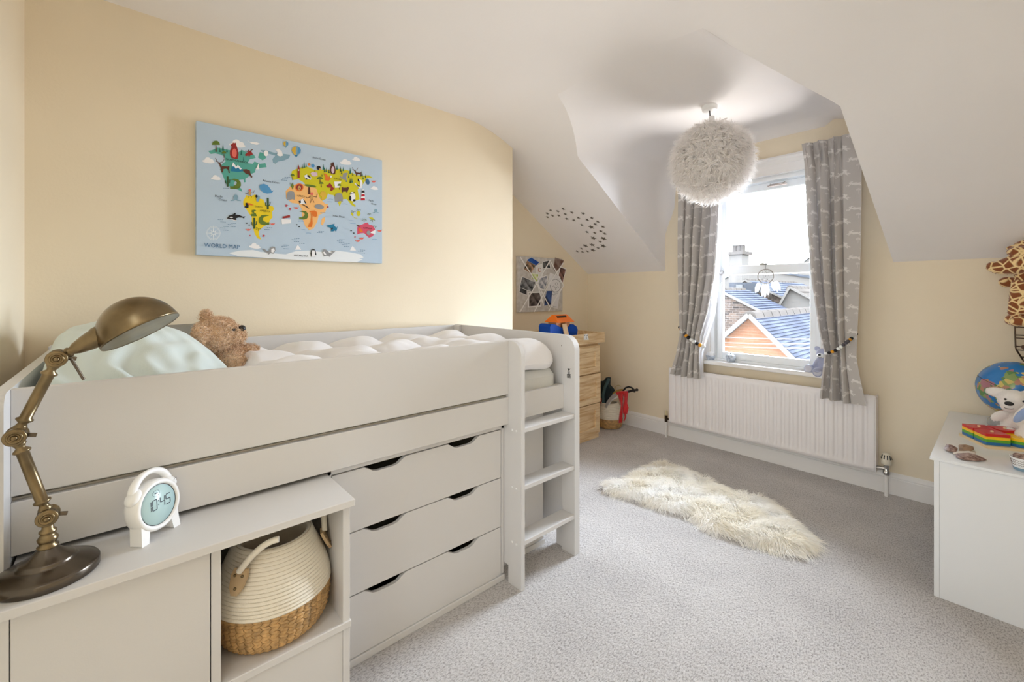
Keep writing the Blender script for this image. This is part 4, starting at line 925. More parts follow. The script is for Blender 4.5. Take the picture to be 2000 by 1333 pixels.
for i, (a, b_, g) in enumerate(ST):
    c = on_slope(1060+a/12.12, 395+b_/12.12); r = 0.031 if g else 0.0195; rot = rng.uniform(0, 2*PI)
    p = [(r*(1 if k % 2 == 0 else 0.42)*math.cos(rot+k*PI/5), r*(1 if k % 2 == 0 else 0.42)*math.sin(rot+k*PI/5)) for k in range(10)]
    o = MB().prism(p, lambda x, y, e: c+np.array((1, 0, 0))*x+sd*y+sn*e, 0.0005, 0.0022).build('star_sticker', M_star, base=c)
    tag(o, 'larger silver star sticker in the crescent on the sloping ceiling' if g else 'small silver star sticker in the crescent on the sloping ceiling', 'sticker', 'larger silver star stickers' if g else 'small silver star stickers')

# ------------------------------------------------------------------ oak tallboy with tray top in the alcove
M_oak = mat('light_oak', (222, 190, 142), 0.55, bump=0.06, bscale=60)
nt = M_oak.node_tree; N = nt.nodes; L = nt.links; tc = N.new('ShaderNodeTexCoord'); mp = N.new('ShaderNodeMapping'); mp.inputs['Scale'].default_value = (5, 0.8, 8)
nz_ = N.new('ShaderNodeTexNoise'); nz_.inputs['Scale'].default_value = 6; nz_.inputs['Detail'].default_value = 6; L.new(tc.outputs['Object'], mp.inputs[0]); L.new(mp.outputs[0], nz_.inputs['Vector'])
cr = N.new('ShaderNodeValToRGB'); cr.color_ramp.elements[0].position = 0.35; cr.color_ramp.elements[0].color = RGB(204, 168, 122); cr.color_ramp.elements[1].position = 0.6; cr.color_ramp.elements[1].color = RGB(230, 206, 166)
L.new(nz_.outputs['Fac'], cr.inputs[0]); L.new(cr.outputs[0], N['Principled BSDF'].inputs['Base Color'])
M_oakd = mat('oak_shadow_face', (122, 92, 66), 0.6)
TX, TY0, TY1 = -2.505, 2.46, 3.335
tall = thing('tallboy', 'light oak tray topped chest of drawers in the alcove', 'chest', (-2.78, 2.9, 0))
MB().box(-3.05, TX-0.022, TY0, TY1, 0.05, 0.893).build('carcass', M_oak, tall, bevel=0.002)
MB().box(-3.05, TX-0.004, TY0, TY1-0.008, 0.0, 0.066).build('plinth', M_oak, tall, bevel=0.002)
m = MB().box(-3.06, TX+0.03, TY0-0.03, TY1+0.04, 0.893, 0.905)
m.build('tray_base', M_oak, tall)
for nm, bx in (('tray_front', (TX+0.012, TX+0.03, TY0-0.03, TY1+0.04)), ('tray_back', (-3.06, -3.042, TY0-0.03, TY1+0.04)), ('tray_side', (-3.042, TX+0.012, TY1+0.022, TY1+0.04)), ('tray_side', (-3.042, TX+0.012, TY0-0.03, TY0-0.012))):
    MB().box(*bx, 0.905, 0.985).build(nm, M_oak, tall, bevel=0.002)
zd_ = [onX(1168, v, TX)[2] for v in (674, 727, 729, 785, 787, 845)]
for i in range(3):
    z1, z0 = zd_[2*i], zd_[2*i+1]; off = 0.010 if i == 1 else 0.0
    d = MB().box(TX-0.02, TX-0.014+off, TY0+0.01, TY1-0.004, z0, z1).build('drawer', M_oak, tall, bevel=0.001)
    for bx in ((TY1-0.062, TY1-0.004, z0, z1), (TY0+0.01, TY0+0.07, z0, z1), (TY0+0.07, TY1-0.062, z1-0.055, z1), (TY0+0.07, TY1-0.062, z0, z0+0.055)):
        MB().box(TX-0.014+off, TX+0.006+off, *bx).build('drawer_frame', M_oak, d, bevel=0.0015)
sp = onX(1137, 664, TX+0.0305)
o = MB().prism([(3.062, 0.935), (3.135, 0.930), (3.115, 0.985), (3.066, 0.985)], YZ, TX+0.0302, TX+0.0318).build('paper_label', M_white, base=(TX+0.03, 3.09, 0.95))
tag(o, 'white paper sticker with black marks on the oak tray edge', 'sticker')
m = MB()
for y, z, r in ((3.078, 0.975, -0.6), (3.098, 0.970, 0.1), (3.117, 0.972, 0.1), (3.098, 0.950, 0.2)):
    m.flat([(TX+0.0322, y+0.004*math.cos(r+a)*1.0-0.006*math.sin(r)*b_, z+0.006*b_) for a, b_ in ((0, 1), (PI, 1), (PI, -1), (0, -1))])
m.build('printed_marks', M_black, o)

# ------------------------------------------------------------------ toy ark in the tray
M_blue = mat('cobalt_paint', (18, 76, 176), 0.6, var=0.1, vscale=8, spec=0.2)
M_orange = mat('orange_paint', (246, 122, 24), 0.35)
M_peach = mat('peach_wood', (206, 150, 110), 0.5)
ax_ = -2.60; ark = thing('toy_ark', 'blue and orange wooden toy ark standing in the oak tray', 'toy', (ax_, 2.88, 0.906))
def ay(u, v): q = onX(u, v, ax_); return (q[1], q[2])
hull = [(2.88+(a-2.88)*0.82, b_) for a, b_ in [(2.72, 0.906), (3.03, 0.906), (3.08, 0.95), (3.097, 1.02)]+[ay(*p) for p in ((1124, 643), (1121, 637), (1114, 633), (1108, 633), (1104, 638), (1096, 640), (1088, 640), (1080, 638), (1074, 635), (1066, 633), (1061, 634), (1058, 639))]+[(2.66, 1.0), (2.675, 0.95)]]
MB().prism(hull, YZ, ax_-0.075, ax_+0.06).build('hull', M_blue, ark, bevel=0.004)
for y0_, y1_ in ((2.79, 2.85), (2.91, 2.97)): MB().box(ax_-0.05, ax_+0.045, y0_, y1_, 1.03, 1.108).build('cabin', M_peach, ark, bevel=0.003)
r0, r1, r2, r3 = ay(1071, 629), ay(1113, 629), ay(1108, 615), ay(1075, 616)
zb_, zt_ = 1.098, 1.163
rf = MB()
v = [(ax_+0.085, 2.772, zb_), (ax_+0.085, 2.990, zb_), (ax_+0.01, 2.968, zt_), (ax_+0.01, 2.792, zt_), (ax_-0.085, 2.772, zb_), (ax_-0.085, 2.990, zb_), (ax_-0.01, 2.968, zt_), (ax_-0.01, 2.792, zt_)]
rf.add(v, [(0, 1, 2, 3), (5, 4, 7, 6), (3, 2, 6, 7), (0, 3, 7, 4), (1, 5, 6, 2), (0, 4, 5, 1)]); rf.build('roof', M_orange, ark, bevel=0.002)
MB().obox((ax_+0.033, 2.872, 1.147), ((0, 1, 0), (0.06, 0, 0.07), (0.07, 0, -0.065)), (0.06, 0.0025, 0.008)).build('roof_slot', M_dark, ark)
MB().obox((ax_+0.095, 2.872, 0.975), ((0, 1, 0), (0.3, 0, -1), (1, 0, 0.3)), (0.026, 0.115, 0.006)).build('ramp', mat('pale_wood', (226, 196, 158), 0.55), ark, bevel=0.002)

# ------------------------------------------------------------------ corner basket with dressing-up swords
cb = (-2.63, 3.665); BH = 0.25
rope_basket('small cream and seagrass basket of dressing-up toys in the far corner', cb[0], cb[1], 0.0, 0.82, BH, handles=False, ropes=13)
def bp_(u, v, y=3.63): return onY(u, v, y)
o = MB().prism([tuple(bp_(u, v)[[0, 2]]) for u, v in ((1173, 745), (1181, 745), (1187, 737), (1191, 738), (1190, 752), (1199, 763), (1192, 775), (1184, 792), (1180, 806), (1172, 806))], XZ, 3.60, 3.65).build('dress_up_bag', mat('dark_teal_fabric', (28, 44, 50), 0.8, var=0.3, vscale=20), base=bp_(1180, 800))
tag(o, 'dark teal fabric costume piece poking out of the corner basket', 'costume')
m = MB(); m.tube([bp_(1179, 788, 3.597), bp_(1178, 772, 3.597), bp_(1182, 756, 3.597), bp_(1189, 741, 3.597)], 0.016, 8); m.build('teal_strip', mat('teal_grey_strip', (66, 92, 98), 0.7), o)
MB().box(*sorted((bp_(1175, 790)[0], bp_(1179, 790)[0])), 3.596, 3.60, bp_(1177, 792)[2], bp_(1177, 777)[2]).build('red_badge', mat('red_white_badge', (170, 60, 60), 0.6), o)
M_blade = mat('grey_toy_blade', (176, 172, 168), 0.35)
def sword(label, pb, ph, w, col, gold):
    """pb blade centre line px, ph hilt px"""
    y = 3.60 if gold else 3.57
    t = thing('toy_sword', label, 'toy sword', tuple(bp_(*pb[0], y)))
    p = np.array([bp_(u, v, y) for u, v in pb]); tn = np.gradient(p, axis=0); tn /= np.linalg.norm(tn, axis=1)[:, None]; nn = np.stack([-tn[:, 2], 0*tn[:, 0], tn[:, 0]], 1)
    ws = np.linspace(0.7, 1, len(p))[:, None]*w
    MB().prism([tuple(q[[0, 2]]) for q in np.concatenate([p+nn*ws, (p-nn*ws)[::-1]])], XZ, y-0.005, y+0.005).build('blade', M_blade if not gold else M_white, t, bevel=0.001)
    h = np.array([bp_(u, v, y) for u, v in ph])
    MB().tube(h, 0.011, 10).build('grip', col, t)
    return t, h, y
t, h, y = sword('curved toy cutlass with black knuckle guard leaning out of the corner basket', [(1183, 796), (1187, 787), (1194, 778), (1203, 771)], [(1226, 766), (1232, 764), (1238, 763), (1244, 762)], 0.016, M_black, False)
MB().tube([bp_(*q, y) for q in ((1206, 770), (1214, 768), (1222, 766.5), (1228, 765))], 0.010, 8).build('sheath', mat('purple_grip', (74, 60, 130), 0.5), t)
MB().tube([bp_(*q, y) for q in ((1217, 764), (1222, 758), (1228, 756), (1234, 758), (1238, 762), (1240, 767))], 0.009, 8).build('knuckle_guard', M_black, t)
MB().ell(bp_(1244, 762, y), (0.014, 0.014, 0.014), nu=12, nv=8).build('pommel', M_black, t)
t, h, y = sword('white bladed toy sword with gold ring hilt in the corner basket', [(1190, 790), (1194, 783), (1200, 779), (1206, 776)], [(1198, 770), (1204, 765), (1210, 763), (1216, 762)], 0.006, mat('gold_plastic', (196, 160, 90), 0.35, metal=0.6), True)
MB().tube([bp_(1208+6*math.cos(a), 759+6*math.sin(a), y) for a in np.linspace(2.2, 5.6, 16)], 0.004, 6).build('ring_guard', mat('gold_ring', (206, 186, 140), 0.3, metal=0.7), t)
M_red = mat('red_satin', (196, 14, 24), 0.45, sheen=0.3)
sash_ = thing('red_sash', 'bright red satin sash hanging from the toy cutlass', 'sash', tuple(bp_(1212, 800, 3.55)))
def cloth(px0, px1, y, nm):
    P = []
    for i in range(len(px0)-1):
        for k in np.linspace(0, 1, 5)[:-1 if i < len(px0)-2 else None]:
            a = np.array(px0[i])*(1-k)+np.array(px0[i+1])*k; b_ = np.array(px1[i])*(1-k)+np.array(px1[i+1])*k
            P.append([bp_(*(a*(1-s)+b_*s), y-0.012*math.sin(PI*s)+0.006*math.sin(7*s+i)) for s in np.linspace(0, 1, 8)])
    o = MB().grid(P).build(nm, M_red, sash_); so = o.modifiers.new('thick', 'SOLIDIFY'); so.thickness = 0.003
cloth([(1207, 767), (1209, 780), (1213, 793), (1210, 808), (1208, 827)], [(1217, 766), (1217, 780), (1216, 793), (1216, 810), (1215, 826)], 3.55, 'long_tail')
cloth([(1214, 767), (1219, 776), (1218, 787), (1215, 797), (1216, 808)], [(1227, 768), (1226, 777), (1225, 788), (1228, 797), (1225, 809)], 3.545, 'short_tail')
cloth([(1219, 808), (1220, 816), (1218, 823)], [(1223, 808), (1223, 815), (1219, 823.5)], 3.548, 'tie_end')
MB().tube([bp_(1206, 769, 3.56), bp_(1212, 767.5, 3.545), bp_(1220, 767.5, 3.545), bp_(1227, 768, 3.56)], 0.016, 10).build('knot', M_red, sash_)
# ------------------------------------------------------------------ white desk along the right wall
M_wdesk = mat('white_laminate', (230, 233, 237), 0.22, spec=0.5)
WX0, WX1, WY0, WY1, WZ = -0.210, 0.385, 2.695, 3.838, 0.622
wd_ = thing('white_desk', 'glossy white desk along the right wall covered with toys', 'desk', (0.09, 3.27, 0))
MB().box(WX0, WX1, WY0, WY1, WZ-0.012, WZ).build('desk_top', M_wdesk, wd_, bevel=0.0015)
MB().box(WX0+0.013, WX0+0.031, WY0+0.012, WY0+0.031, 0, WZ-0.012).build('corner_post', M_wdesk, wd_, bevel=0.001)
MB().box(WX0+0.0315, WX1-0.01, WY0+0.013, WY0+0.031, 0, WZ-0.012).build('end_panel', M_wdesk, wd_, bevel=0.001)
MB().box(WX0+0.013, WX1-0.01, WY1-0.031, WY1-0.012, 0, WZ-0.012).build('end_panel', M_wdesk, wd_, bevel=0.001)
MB().box(WX1-0.03, WX1-0.012, WY0+0.031, WY1-0.031, 0.10, WZ-0.012).build('back_panel', M_wdesk, wd_)
MB().box(WX0+0.02, WX0+0.036, WY0+0.031, WY1-0.031, WZ-0.16, WZ-0.014).build('drawer_front', M_wdesk, wd_, bevel=0.001)
DT = WZ

# globe
gc = np.array((0.052, 3.63, 0.832)); GR = 0.148
globe = thing('globe', 'blue desk globe with colourful countries behind the white plush toys', 'globe', (gc[0], gc[1], DT))
M_globe = bpy.data.materials.new('globe_print'); M_globe.use_nodes = True
nt = M_globe.node_tree; N = nt.nodes; L = nt.links; b = N['Principled BSDF']; tc = N.new('ShaderNodeTexCoord')
def nz(sc, det, vec=None):
    n = N.new('ShaderNodeTexNoise'); n.inputs['Scale'].default_value = sc; n.inputs['Detail'].default_value = det; L.new(vec or tc.outputs['Object'], n.inputs['Vector']); return n
def ramp(x, els, const=False):
    r = N.new('ShaderNodeValToRGB'); L.new(x, r.inputs[0]); e = r.color_ramp.elements
    if const: r.color_ramp.interpolation = 'CONSTANT'
    e[0].position, e[0].color = els[0]; e[1].position, e[1].color = els[1]
    for p, c in els[2:]: q = e.new(p); q.color = c
    return r.outputs[0]
mpg = N.new('ShaderNodeMapping'); mpg.inputs['Location'].default_value = (0.31, 0.12, 0.55); L.new(tc.outputs['Object'], mpg.inputs[0])
land = ramp(nz(7.5, 3, mpg.outputs[0]).outputs['Fac'], [(0.0, (0, 0, 0, 1)), (0.52, (1, 1, 1, 1))], True)
vor = N.new('ShaderNodeTexVoronoi'); vor.inputs['Scale'].default_value = 40; L.new(tc.outputs['Object'], vor.inputs['Vector'])
hs = N.new('ShaderNodeSeparateColor'); L.new(vor.outputs['Color'], hs.inputs[0])
lc = ramp(hs.outputs[0], [(0.0, RGB(206, 186, 110)), (0.2, RGB(96, 140, 84)), (0.4, RGB(180, 134, 110)), (0.6, RGB(136, 160, 96)), (0.75, RGB(170, 120, 130)), (0.9, RGB(86, 130, 90))], True)
mm = N.new('ShaderNodeMix'); mm.data_type = 'RGBA'; L.new(land, mm.inputs[0]); mm.inputs[6].default_value = RGB(40, 120, 190); L.new(lc, mm.inputs[7]); L.new(mm.outputs[2], b.inputs['Base Color'])
b.inputs['Roughness'].default_value = 0.25
MB().ell(gc, (GR, GR, GR), nu=48, nv=32).build('sphere', M_globe, globe)
axis = np.array((0.38, 0.0, 0.92)); axis /= np.linalg.norm(axis)
e1 = -np.cross(axis, (0, 1, 0)); e1 /= np.linalg.norm(e1)
MB().tube([gc+(GR+0.0006)*(e1*math.cos(a)+np.cross(axis, e1)*math.sin(a)) for a in np.linspace(0, 2*PI, 60, endpoint=False)], 0.0012, 6, closed=True).build('equator_band', M_black, globe)
M_gst = mat('silver_grey_plastic', (176, 178, 182), 0.25, metal=0.4)
MB().tube([gc+(GR+0.012)*(axis*math.cos(a)+e1*math.sin(a)) for a in np.linspace(0.05, PI-0.05, 30)], 0.005, 8).build('meridian_arm', M_gst, globe)
MB().tube([gc+axis*(GR-0.004), gc+axis*(GR+0.016)], 0.006, 10).build('pole_pin', M_gst, globe)
MB().lathe([(0.100, DT), (0.102, DT+0.004), (0.100, DT+0.030), (0.090, DT+0.036), (0.030, DT+0.042), (0.014, DT+0.048), (0.012, gc[2]-GR-0.004)], (gc[0], gc[1], 0), n=40).build('base', M_gst, globe)

# plush dogs
M_wpl = mat('white_plush', (236, 232, 228), 0.95, sheen=0.5, bump=0.5, bscale=320)
M_blpl = mat('blue_plush', (150, 172, 214), 0.95, sheen=0.4, bump=0.4, bscale=320)
d1 = np.array((0.052, 3.355, DT))
def E_(o, dx, dy, dz, rx, ry, rz, rot=None): return (o+np.array((dx, dy, dz)), (rx, ry, rz), rot)
pz = [E_(d1, 0, 0, 0.078, 0.052, 0.050, 0.075), E_(d1, -0.006, -0.018, 0.195, 0.058, 0.054, 0.052), E_(d1, -0.018, -0.055, 0.168, 0.034, 0.026, 0.028),
      E_(d1, -0.055, 0.000, 0.222, 0.050, 0.018, 0.026, rotm((0, 1, 0), 0.10)), E_(d1, 0.048, 0.0, 0.220, 0.040, 0.018, 0.028, rotm((0, 1, 0), 0.2)),
      E_(d1, -0.052, -0.030, 0.110, 0.040, 0.020, 0.022, rotm((0, 1, 0), -0.7)), E_(d1, 0.050, -0.035, 0.10, 0.040, 0.020, 0.022, rotm((0, 1, 0), 0.3)),
      E_(d1, -0.048, -0.055, 0.034, 0.034, 0.058, 0.032, rotm((0, 0, 1), -0.35)), E_(d1, 0.032, -0.066, 0.036, 0.034, 0.058, 0.034, rotm((0, 0, 1), 0.1)), E_(d1, -0.02, -0.10, 0.037, 0.034, 0.034, 0.036)]
dg1 = plush('plush_dog', 'white plush puppy with black oval nose in front of the globe', tuple(d1), pz, M_wpl, 0.005, 40000, 0.0035, 0.0008, 0.1)
nb = d1+np.array((-0.022, -0.080, 0.186))
MB().ell(nb, (0.0165, 0.007, 0.0105)).build('nose', M_black, dg1)
for dx in (-0.034, 0.026): MB().ell(d1+np.array((dx, -0.064, 0.203)), (0.0052, 0.005, 0.0052), nu=12, nv=8).build('eye', M_black, dg1)
MB().tube([d1+np.array((x, -0.080-0.004*(1-(x+0.022)**2/0.0003), 0.160+((x+0.022)/0.016)**2*0.004)) for x in np.linspace(-0.038, -0.006, 9)], 0.0014, 6).build('mouth', M_black, dg1)
d2 = np.array((0.142, 3.235, DT))
pz = [E_(d2, 0, 0, 0.070, 0.055, 0.050, 0.070), E_(d2, -0.020, -0.01, 0.170, 0.055, 0.05, 0.05), E_(d2, -0.062, -0.03, 0.058, 0.034, 0.044, 0.034), E_(d2, -0.050, -0.055, 0.030, 0.036, 0.05, 0.030),
      E_(d2, 0.030, -0.06, 0.030, 0.036, 0.05, 0.030), E_(d2, -0.062, -0.035, 0.155, 0.030, 0.020, 0.062, rotm((0, 1, 0), 0.55)), E_(d2, -0.045, -0.03, 0.10, 0.04, 0.02, 0.022)]
dg2 = plush('plush_dog', 'white plush puppy with blue lined ears at right edge of the desk', tuple(d2), pz, M_wpl, 0.005, 34000, 0.0035, 0.0008, 0.1)
MB().ell(d2+np.array((-0.070, -0.052, 0.158)), (0.017, 0.008, 0.050), rotm((0, 1, 0), 0.55)).build('ear_lining', M_blpl, dg2)

# rainbow stacking board
M_ply = mat('pale_plywood', (226, 202, 160), 0.5, bump=0.05, bscale=80)
A_, B_ = onZ(1873, 851, DT), onZ(1928, 877, DT); dv = (B_-A_)[:2]; ln = np.linalg.norm(dv); dv /= ln; pv = np.array((-dv[1], dv[0]))
if pv[0] < 0: pv = -pv
def bq(a, c, z): q = A_[:2]+dv*a+pv*c; return (q[0], q[1], z)
bw = 0.205
o = thing('stacking_board', 'pale wooden board under the rainbow stacking blocks on the white desk', 'toy', bq(ln/2, bw/2, DT))
MB().prism([(0, 0), (ln, 0), (ln, bw), (0, bw)], bq, DT, DT+0.012).build('board', M_ply, o, bevel=0.002)
cols = [('blue', M_bl := mat('blue_block', (40, 112, 172), 0.35)), ('green', mat('green_block', (92, 168, 48), 0.35)), ('yellow', mat('yellow_block', (246, 200, 24), 0.35)), ('red', mat('red_block', (206, 34, 34), 0.3))]
stacks = [((0.050, 0.052), 'square', 4, 'leftmost'), ((0.140, 0.052), 'square', 4, 'front'), ((0.050, 0.152), 'square', 4, 'rear'), ((0.145, 0.152), 'round', 3, 'right hand')]
for (sa, sc_), shp, nl_, nm in stacks:
    for l_ in range(nl_):
        z0 = DT+0.0123+0.0135*l_; cn, cm = cols[l_]
        if shp == 'square': p = [(sa-0.041, sc_-0.045), (sa+0.041, sc_-0.045), (sa+0.041, sc_+0.045), (sa-0.041, sc_+0.045)]
        else: p = [(sa+0.044*math.cos(q), sc_+0.044*math.sin(q)) for q in np.linspace(0, 2*PI, 28, endpoint=False)]
        bo = MB().prism(p, bq, z0, z0+0.0131, 0, shp != 'square').build('stacking_block', cm, base=bq(sa, sc_, z0), bevel=0.0015)
        tag(bo, f'{cn} {"round" if shp != "square" else "square"} wooden block in the {nm} stack on the pale board', 'block', 'rainbow stacking blocks')
    MB().lathe([(0.006, DT+0.011), (0.006, DT+0.0123+0.0135*nl_+0.004), (0.004, DT+0.0123+0.0135*nl_+0.006), (0, DT+0.0123+0.0135*nl_+0.006)], (*bq(sa, sc_, 0)[:2], 0), n=12).build('peg', M_ply, o)

# paper butterfly
M_bfly = mat('brown_white_print', (96, 62, 54), 0.6, col2=(170, 146, 136), vscale=70)
M_bedge = mat('pale_paper_edge', (222, 214, 206), 0.7)
M_btan = mat('tan_paper', (160, 130, 104), 0.7, var=0.3, vscale=50)
bt = thing('paper_butterfly', 'brown and white patterned paper butterfly lying on front of the desk', 'ornament', tuple(onZ(1885, 890, DT)))
def wing(px, rise, mt, nm):
    p = [onZ(u, v, DT+0.002) for u, v in px]; c = sum(p)/len(p); m = MB(); n = len(p)
    v = []
    for s_, dz in ((1.0, 0), (0.9, 0.004), (0.45, 0.010)): v.append([c+(q-c)*s_+UP*(rise*(0.3+0.7*((q-c)@RT > 0))+dz) for q in p])
    m.grid(v, 0, True, True); m.flat(v[-1]); m.flat(v[0][::-1]); m.build(nm, mt, bt)
wing([(1843, 878), (1848, 874), (1861, 876), (1871, 882), (1868, 887), (1858, 885), (1848, 882)], 0.012, M_bfly, 'wing')
wing([(1872, 876), (1886, 876), (1902, 880), (1903, 885), (1888, 888), (1873, 884)], 0.014, M_btan, 'wing')
wing([(1866, 887), (1890, 887), (1912, 893), (1928, 901), (1910, 902), (1884, 900), (1867, 895)], 0.004, M_bfly, 'wing')
wing([(1860, 884), (1880, 886), (1906, 885), (1905, 891), (1880, 890), (1862, 888)], 0.002, M_bedge, 'body')

# zigzag cup at the right edge
cp = onZ(1996, 920, DT); cp = np.array((cp[0]+0.008, cp[1]+0.012, DT))
pot = thing('zigzag_pot', 'white zigzag patterned pot with blue base at the desk front', 'pot', tuple(cp))
MB().lathe([(0.030, DT), (0.031, DT+0.003), (0.033, DT+0.014), (0.042, DT+0.052), (0.043, DT+0.054), (0.040, DT+0.053), (0.030, DT+0.012), (0, DT+0.012)], (cp[0], cp[1], 0), n=48).build('cup', M_white, pot)
MB().lathe([(0.0307, DT+0.0005), (0.0336, DT+0.012), (0.0342, DT+0.0135)], (cp[0], cp[1], 0), n=48, caps=False).build('base_band', mat('dusty_blue', (128, 156, 176), 0.5), pot)
for k in range(3):
    q = []
    for i in range(57):
        a = 2*PI*i/56; z = DT+0.022+0.009*k+(0.005 if i % 2 else 0); r = 0.0334+(z-DT-0.014)*0.237; q.append((cp[0]+r*math.cos(a), cp[1]+r*math.sin(a), z))
    MB().tube(q, 0.0009, 4, caps=False).build('zigzag_line', mat('taupe_ink', (130, 110, 104), 0.6), pot)
m = MB()
for i in range(7): m.ell(cp+np.array((0.022*math.cos(i*0.9), 0.022*math.sin(i*0.9), 0.052+0.003*(i % 2))), (0.014, 0.012, 0.010), nu=12, nv=8)
m.build('crinkled_filling', M_bfly, pot, kind='stuff')

# wire basket on the wall, giraffe on top, soft toys inside
wb = np.array((0.205, 3.742, 1.172)); ww, wdp, wh = 0.150, 0.125, 0.185
M_wire = mat('bronze_wire', (84, 66, 52), 0.4, metal=0.7)
bsk = thing('wire_basket', 'bronze wire basket fixed on the window wall above the globe', 'basket', tuple(wb))
def rect(z, s_): return [wb+np.array((x*ww*s_, (y*wdp if y < 0 else wdp), z)) for x, y in ((-1, -1*s_), (1, -1*s_), (1, 1), (-1, 1))]
for nm, z, s_ in (('rim_wire', 0, 1.0), ('hoop_wire', -0.06, 0.98), ('hoop_wire', -0.125, 0.98), ('base_wire', -wh, 0.80)):
    MB().tube(rect(z, s_), 0.0028, 8, closed=True).build(nm, M_wire, bsk)
for i in range(9):
    f = -1+2*i/8
    MB().tube([wb+np.array((f*ww, -wdp, 0)), wb+np.array((f*ww*0.98, -wdp*0.98, -0.125)), wb+np.array((f*ww*0.8, -wdp*0.8, -wh)), wb+np.array((f*ww*0.8, wdp, -wh))], 0.0024, 6).build('upright_wire', M_wire, bsk)
for f in (-0.9, -0.45, 0.0, 0.45):
    for sx_ in (-1, 1):
        MB().tube([wb+np.array((sx_*ww, f*wdp, 0)), wb+np.array((sx_*ww*0.98, f*wdp*0.98, -0.125)), wb+np.array((sx_*ww*0.8, f*wdp*0.8, -wh))], 0.0022, 6).build('side_wire', M_wire, bsk)
for x in np.linspace(-0.9, 0.9, 9): MB().tube([wb+np.array((x*ww, -wdp, 0)), wb+np.array((x*ww, wdp, 0))], 0.0022, 6).build('lid_wire', M_wire, bsk)
M_pink = mat('dusty_pink_plush', (196, 150, 138), 0.95, sheen=0.4, bump=0.4, bscale=300)
M_brpl = mat('dark_brown_plush', (96, 70, 54), 0.95, sheen=0.3, bump=0.4, bscale=300)
t1 = wb+np.array((-0.06, -0.02, -wh+0.004))
plush('pink_soft_toy', 'dusty pink soft toy lying inside the wire basket', tuple(t1), [(t1+np.array((0.02, 0, 0.045)), (0.06, 0.05, 0.043), None), (t1+np.array((-0.01, -0.03, 0.095)), (0.04, 0.036, 0.036), None), (t1+np.array((0.07, 0.0, 0.08)), (0.04, 0.04, 0.035), None)], M_pink, 0.006)
t2 = wb+np.array((-0.085, -0.075, -wh+0.004))
plush('brown_soft_toy', 'dark brown soft toy limb poking through front of the wire basket', tuple(t2), [(t2+np.array((0.0, -0.005, 0.062)), (0.048, 0.018, 0.020), rotm((0, 1, 0), 0.25)), (t2+np.array((0.055, 0.0, 0.040)), (0.03, 0.022, 0.034), None)], M_brpl, 0.005)
M_gir = bpy.data.materials.new('giraffe_plush'); M_gir.use_nodes = True
nt = M_gir.node_tree; N = nt.nodes; L = nt.links; b = N['Principled BSDF']; tc = N.new('ShaderNodeTexCoord')
vor = N.new('ShaderNodeTexVoronoi'); vor.feature = 'DISTANCE_TO_EDGE'; vor.inputs['Scale'].default_value = 25; L.new(tc.outputs['Object'], vor.inputs['Vector'])
mr = N.new('ShaderNodeMapRange'); mr.inputs[1].default_value = 0.05; mr.inputs[2].default_value = 0.12; L.new(vor.outputs['Distance'], mr.inputs[0])
mm = N.new('ShaderNodeMix'); mm.data_type = 'RGBA'; L.new(mr.outputs[0], mm.inputs[0]); mm.inputs[6].default_value = RGB(240, 212, 156); mm.inputs[7].default_value = RGB(136, 74, 34); L.new(mm.outputs[2], b.inputs['Base Color'])
b.inputs['Roughness'].default_value = 0.95; b.inputs['Sheen Weight'].default_value = 0.4
gy = 3.66
def gp(u, v, dy=0.0): return onY(u, v, gy+dy)
def limb(a, b_, r0, r1, n=7): return [(a+(b_-a)*k, (r0+(r1-r0)*k,)*3, None) for k in np.linspace(0, 1, n)]
G = [gp(1996, 628)]
pts = limb(gp(1951, 528), gp(2006, 517), 0.036, 0.066, 8)+[(gp(1940, 526), (0.030, 0.032, 0.030), None)]
pts += limb(gp(2004, 540, 0.03), gp(2008, 600, 0.02), 0.045, 0.060, 6)+limb(gp(1986, 560, -0.05), gp(1981, 614, -0.05), 0.024, 0.026, 8)+limb(gp(2003, 562, -0.06), gp(1999, 610, -0.06), 0.024, 0.026, 7)
pts += limb(gp(1977, 630, -0.02), gp(2012, 622, 0.0), 0.030, 0.042, 6)+limb(gp(1984, 634, -0.06), gp(2010, 632, -0.06), 0.024, 0.026, 5)+[(gp(1968, 556, 0.04), (0.036, 0.024, 0.030), None), (gp(1975, 490, 0.02), (0.020, 0.016, 0.016), None), (gp(2006, 484, 0.02), (0.055, 0.03, 0.032), rotm((0, 1, 0), -0.2)), (gp(1992, 496), (0.05, 0.05, 0.03), None)]
low = min(c[2]-r[2] for c, r, _ in pts); sh_ = wb[2]+0.004-low
pts = [(c+UP*sh_, r, q) for c, r, q in pts]
plush('plush_giraffe', 'brown patched plush giraffe sitting on top of the wire basket', tuple(gp(1996, 630)+UP*sh_), pts, M_gir, 0.005, 16000, 0.0035, 0.0008, 0.1)

# small marker pens drawing on the ladder post: a doodle sticker
sx0 = onY(1111, 729, FY-0.0125)
o = MB().box(sx0[0]-0.016, sx0[0]+0.016, FY-0.0128, FY-0.0122, sx0[2]-0.030, sx0[2]+0.030).build('doodle_sticker', M_bed, base=sx0)
tag(o, 'small black doodle stuck on the footboard post above the ladder', 'sticker')
m = MB(); dk = lambda a, b_: sx0+np.array((a, -0.00085, b_))
def stroke(p, w=0.0012): m.tube([dk(*q) for q in p], w, 4, caps=True)
stroke([(-0.008, 0.022), (0.004, 0.018), (0.010, 0.024)]); m.flat([dk(-0.006, 0.020), dk(0.0, 0.010), dk(0.008, 0.018), dk(0.002, 0.026)])
stroke([(-0.006, 0.008), (0.005, 0.008), (0.005, -0.004), (-0.006, -0.004), (-0.006, 0.008)]); stroke([(-0.003, 0.004), (0.002, 0.0)]); stroke([(-0.012, -0.008), (0.012, -0.005)], 0.0016)
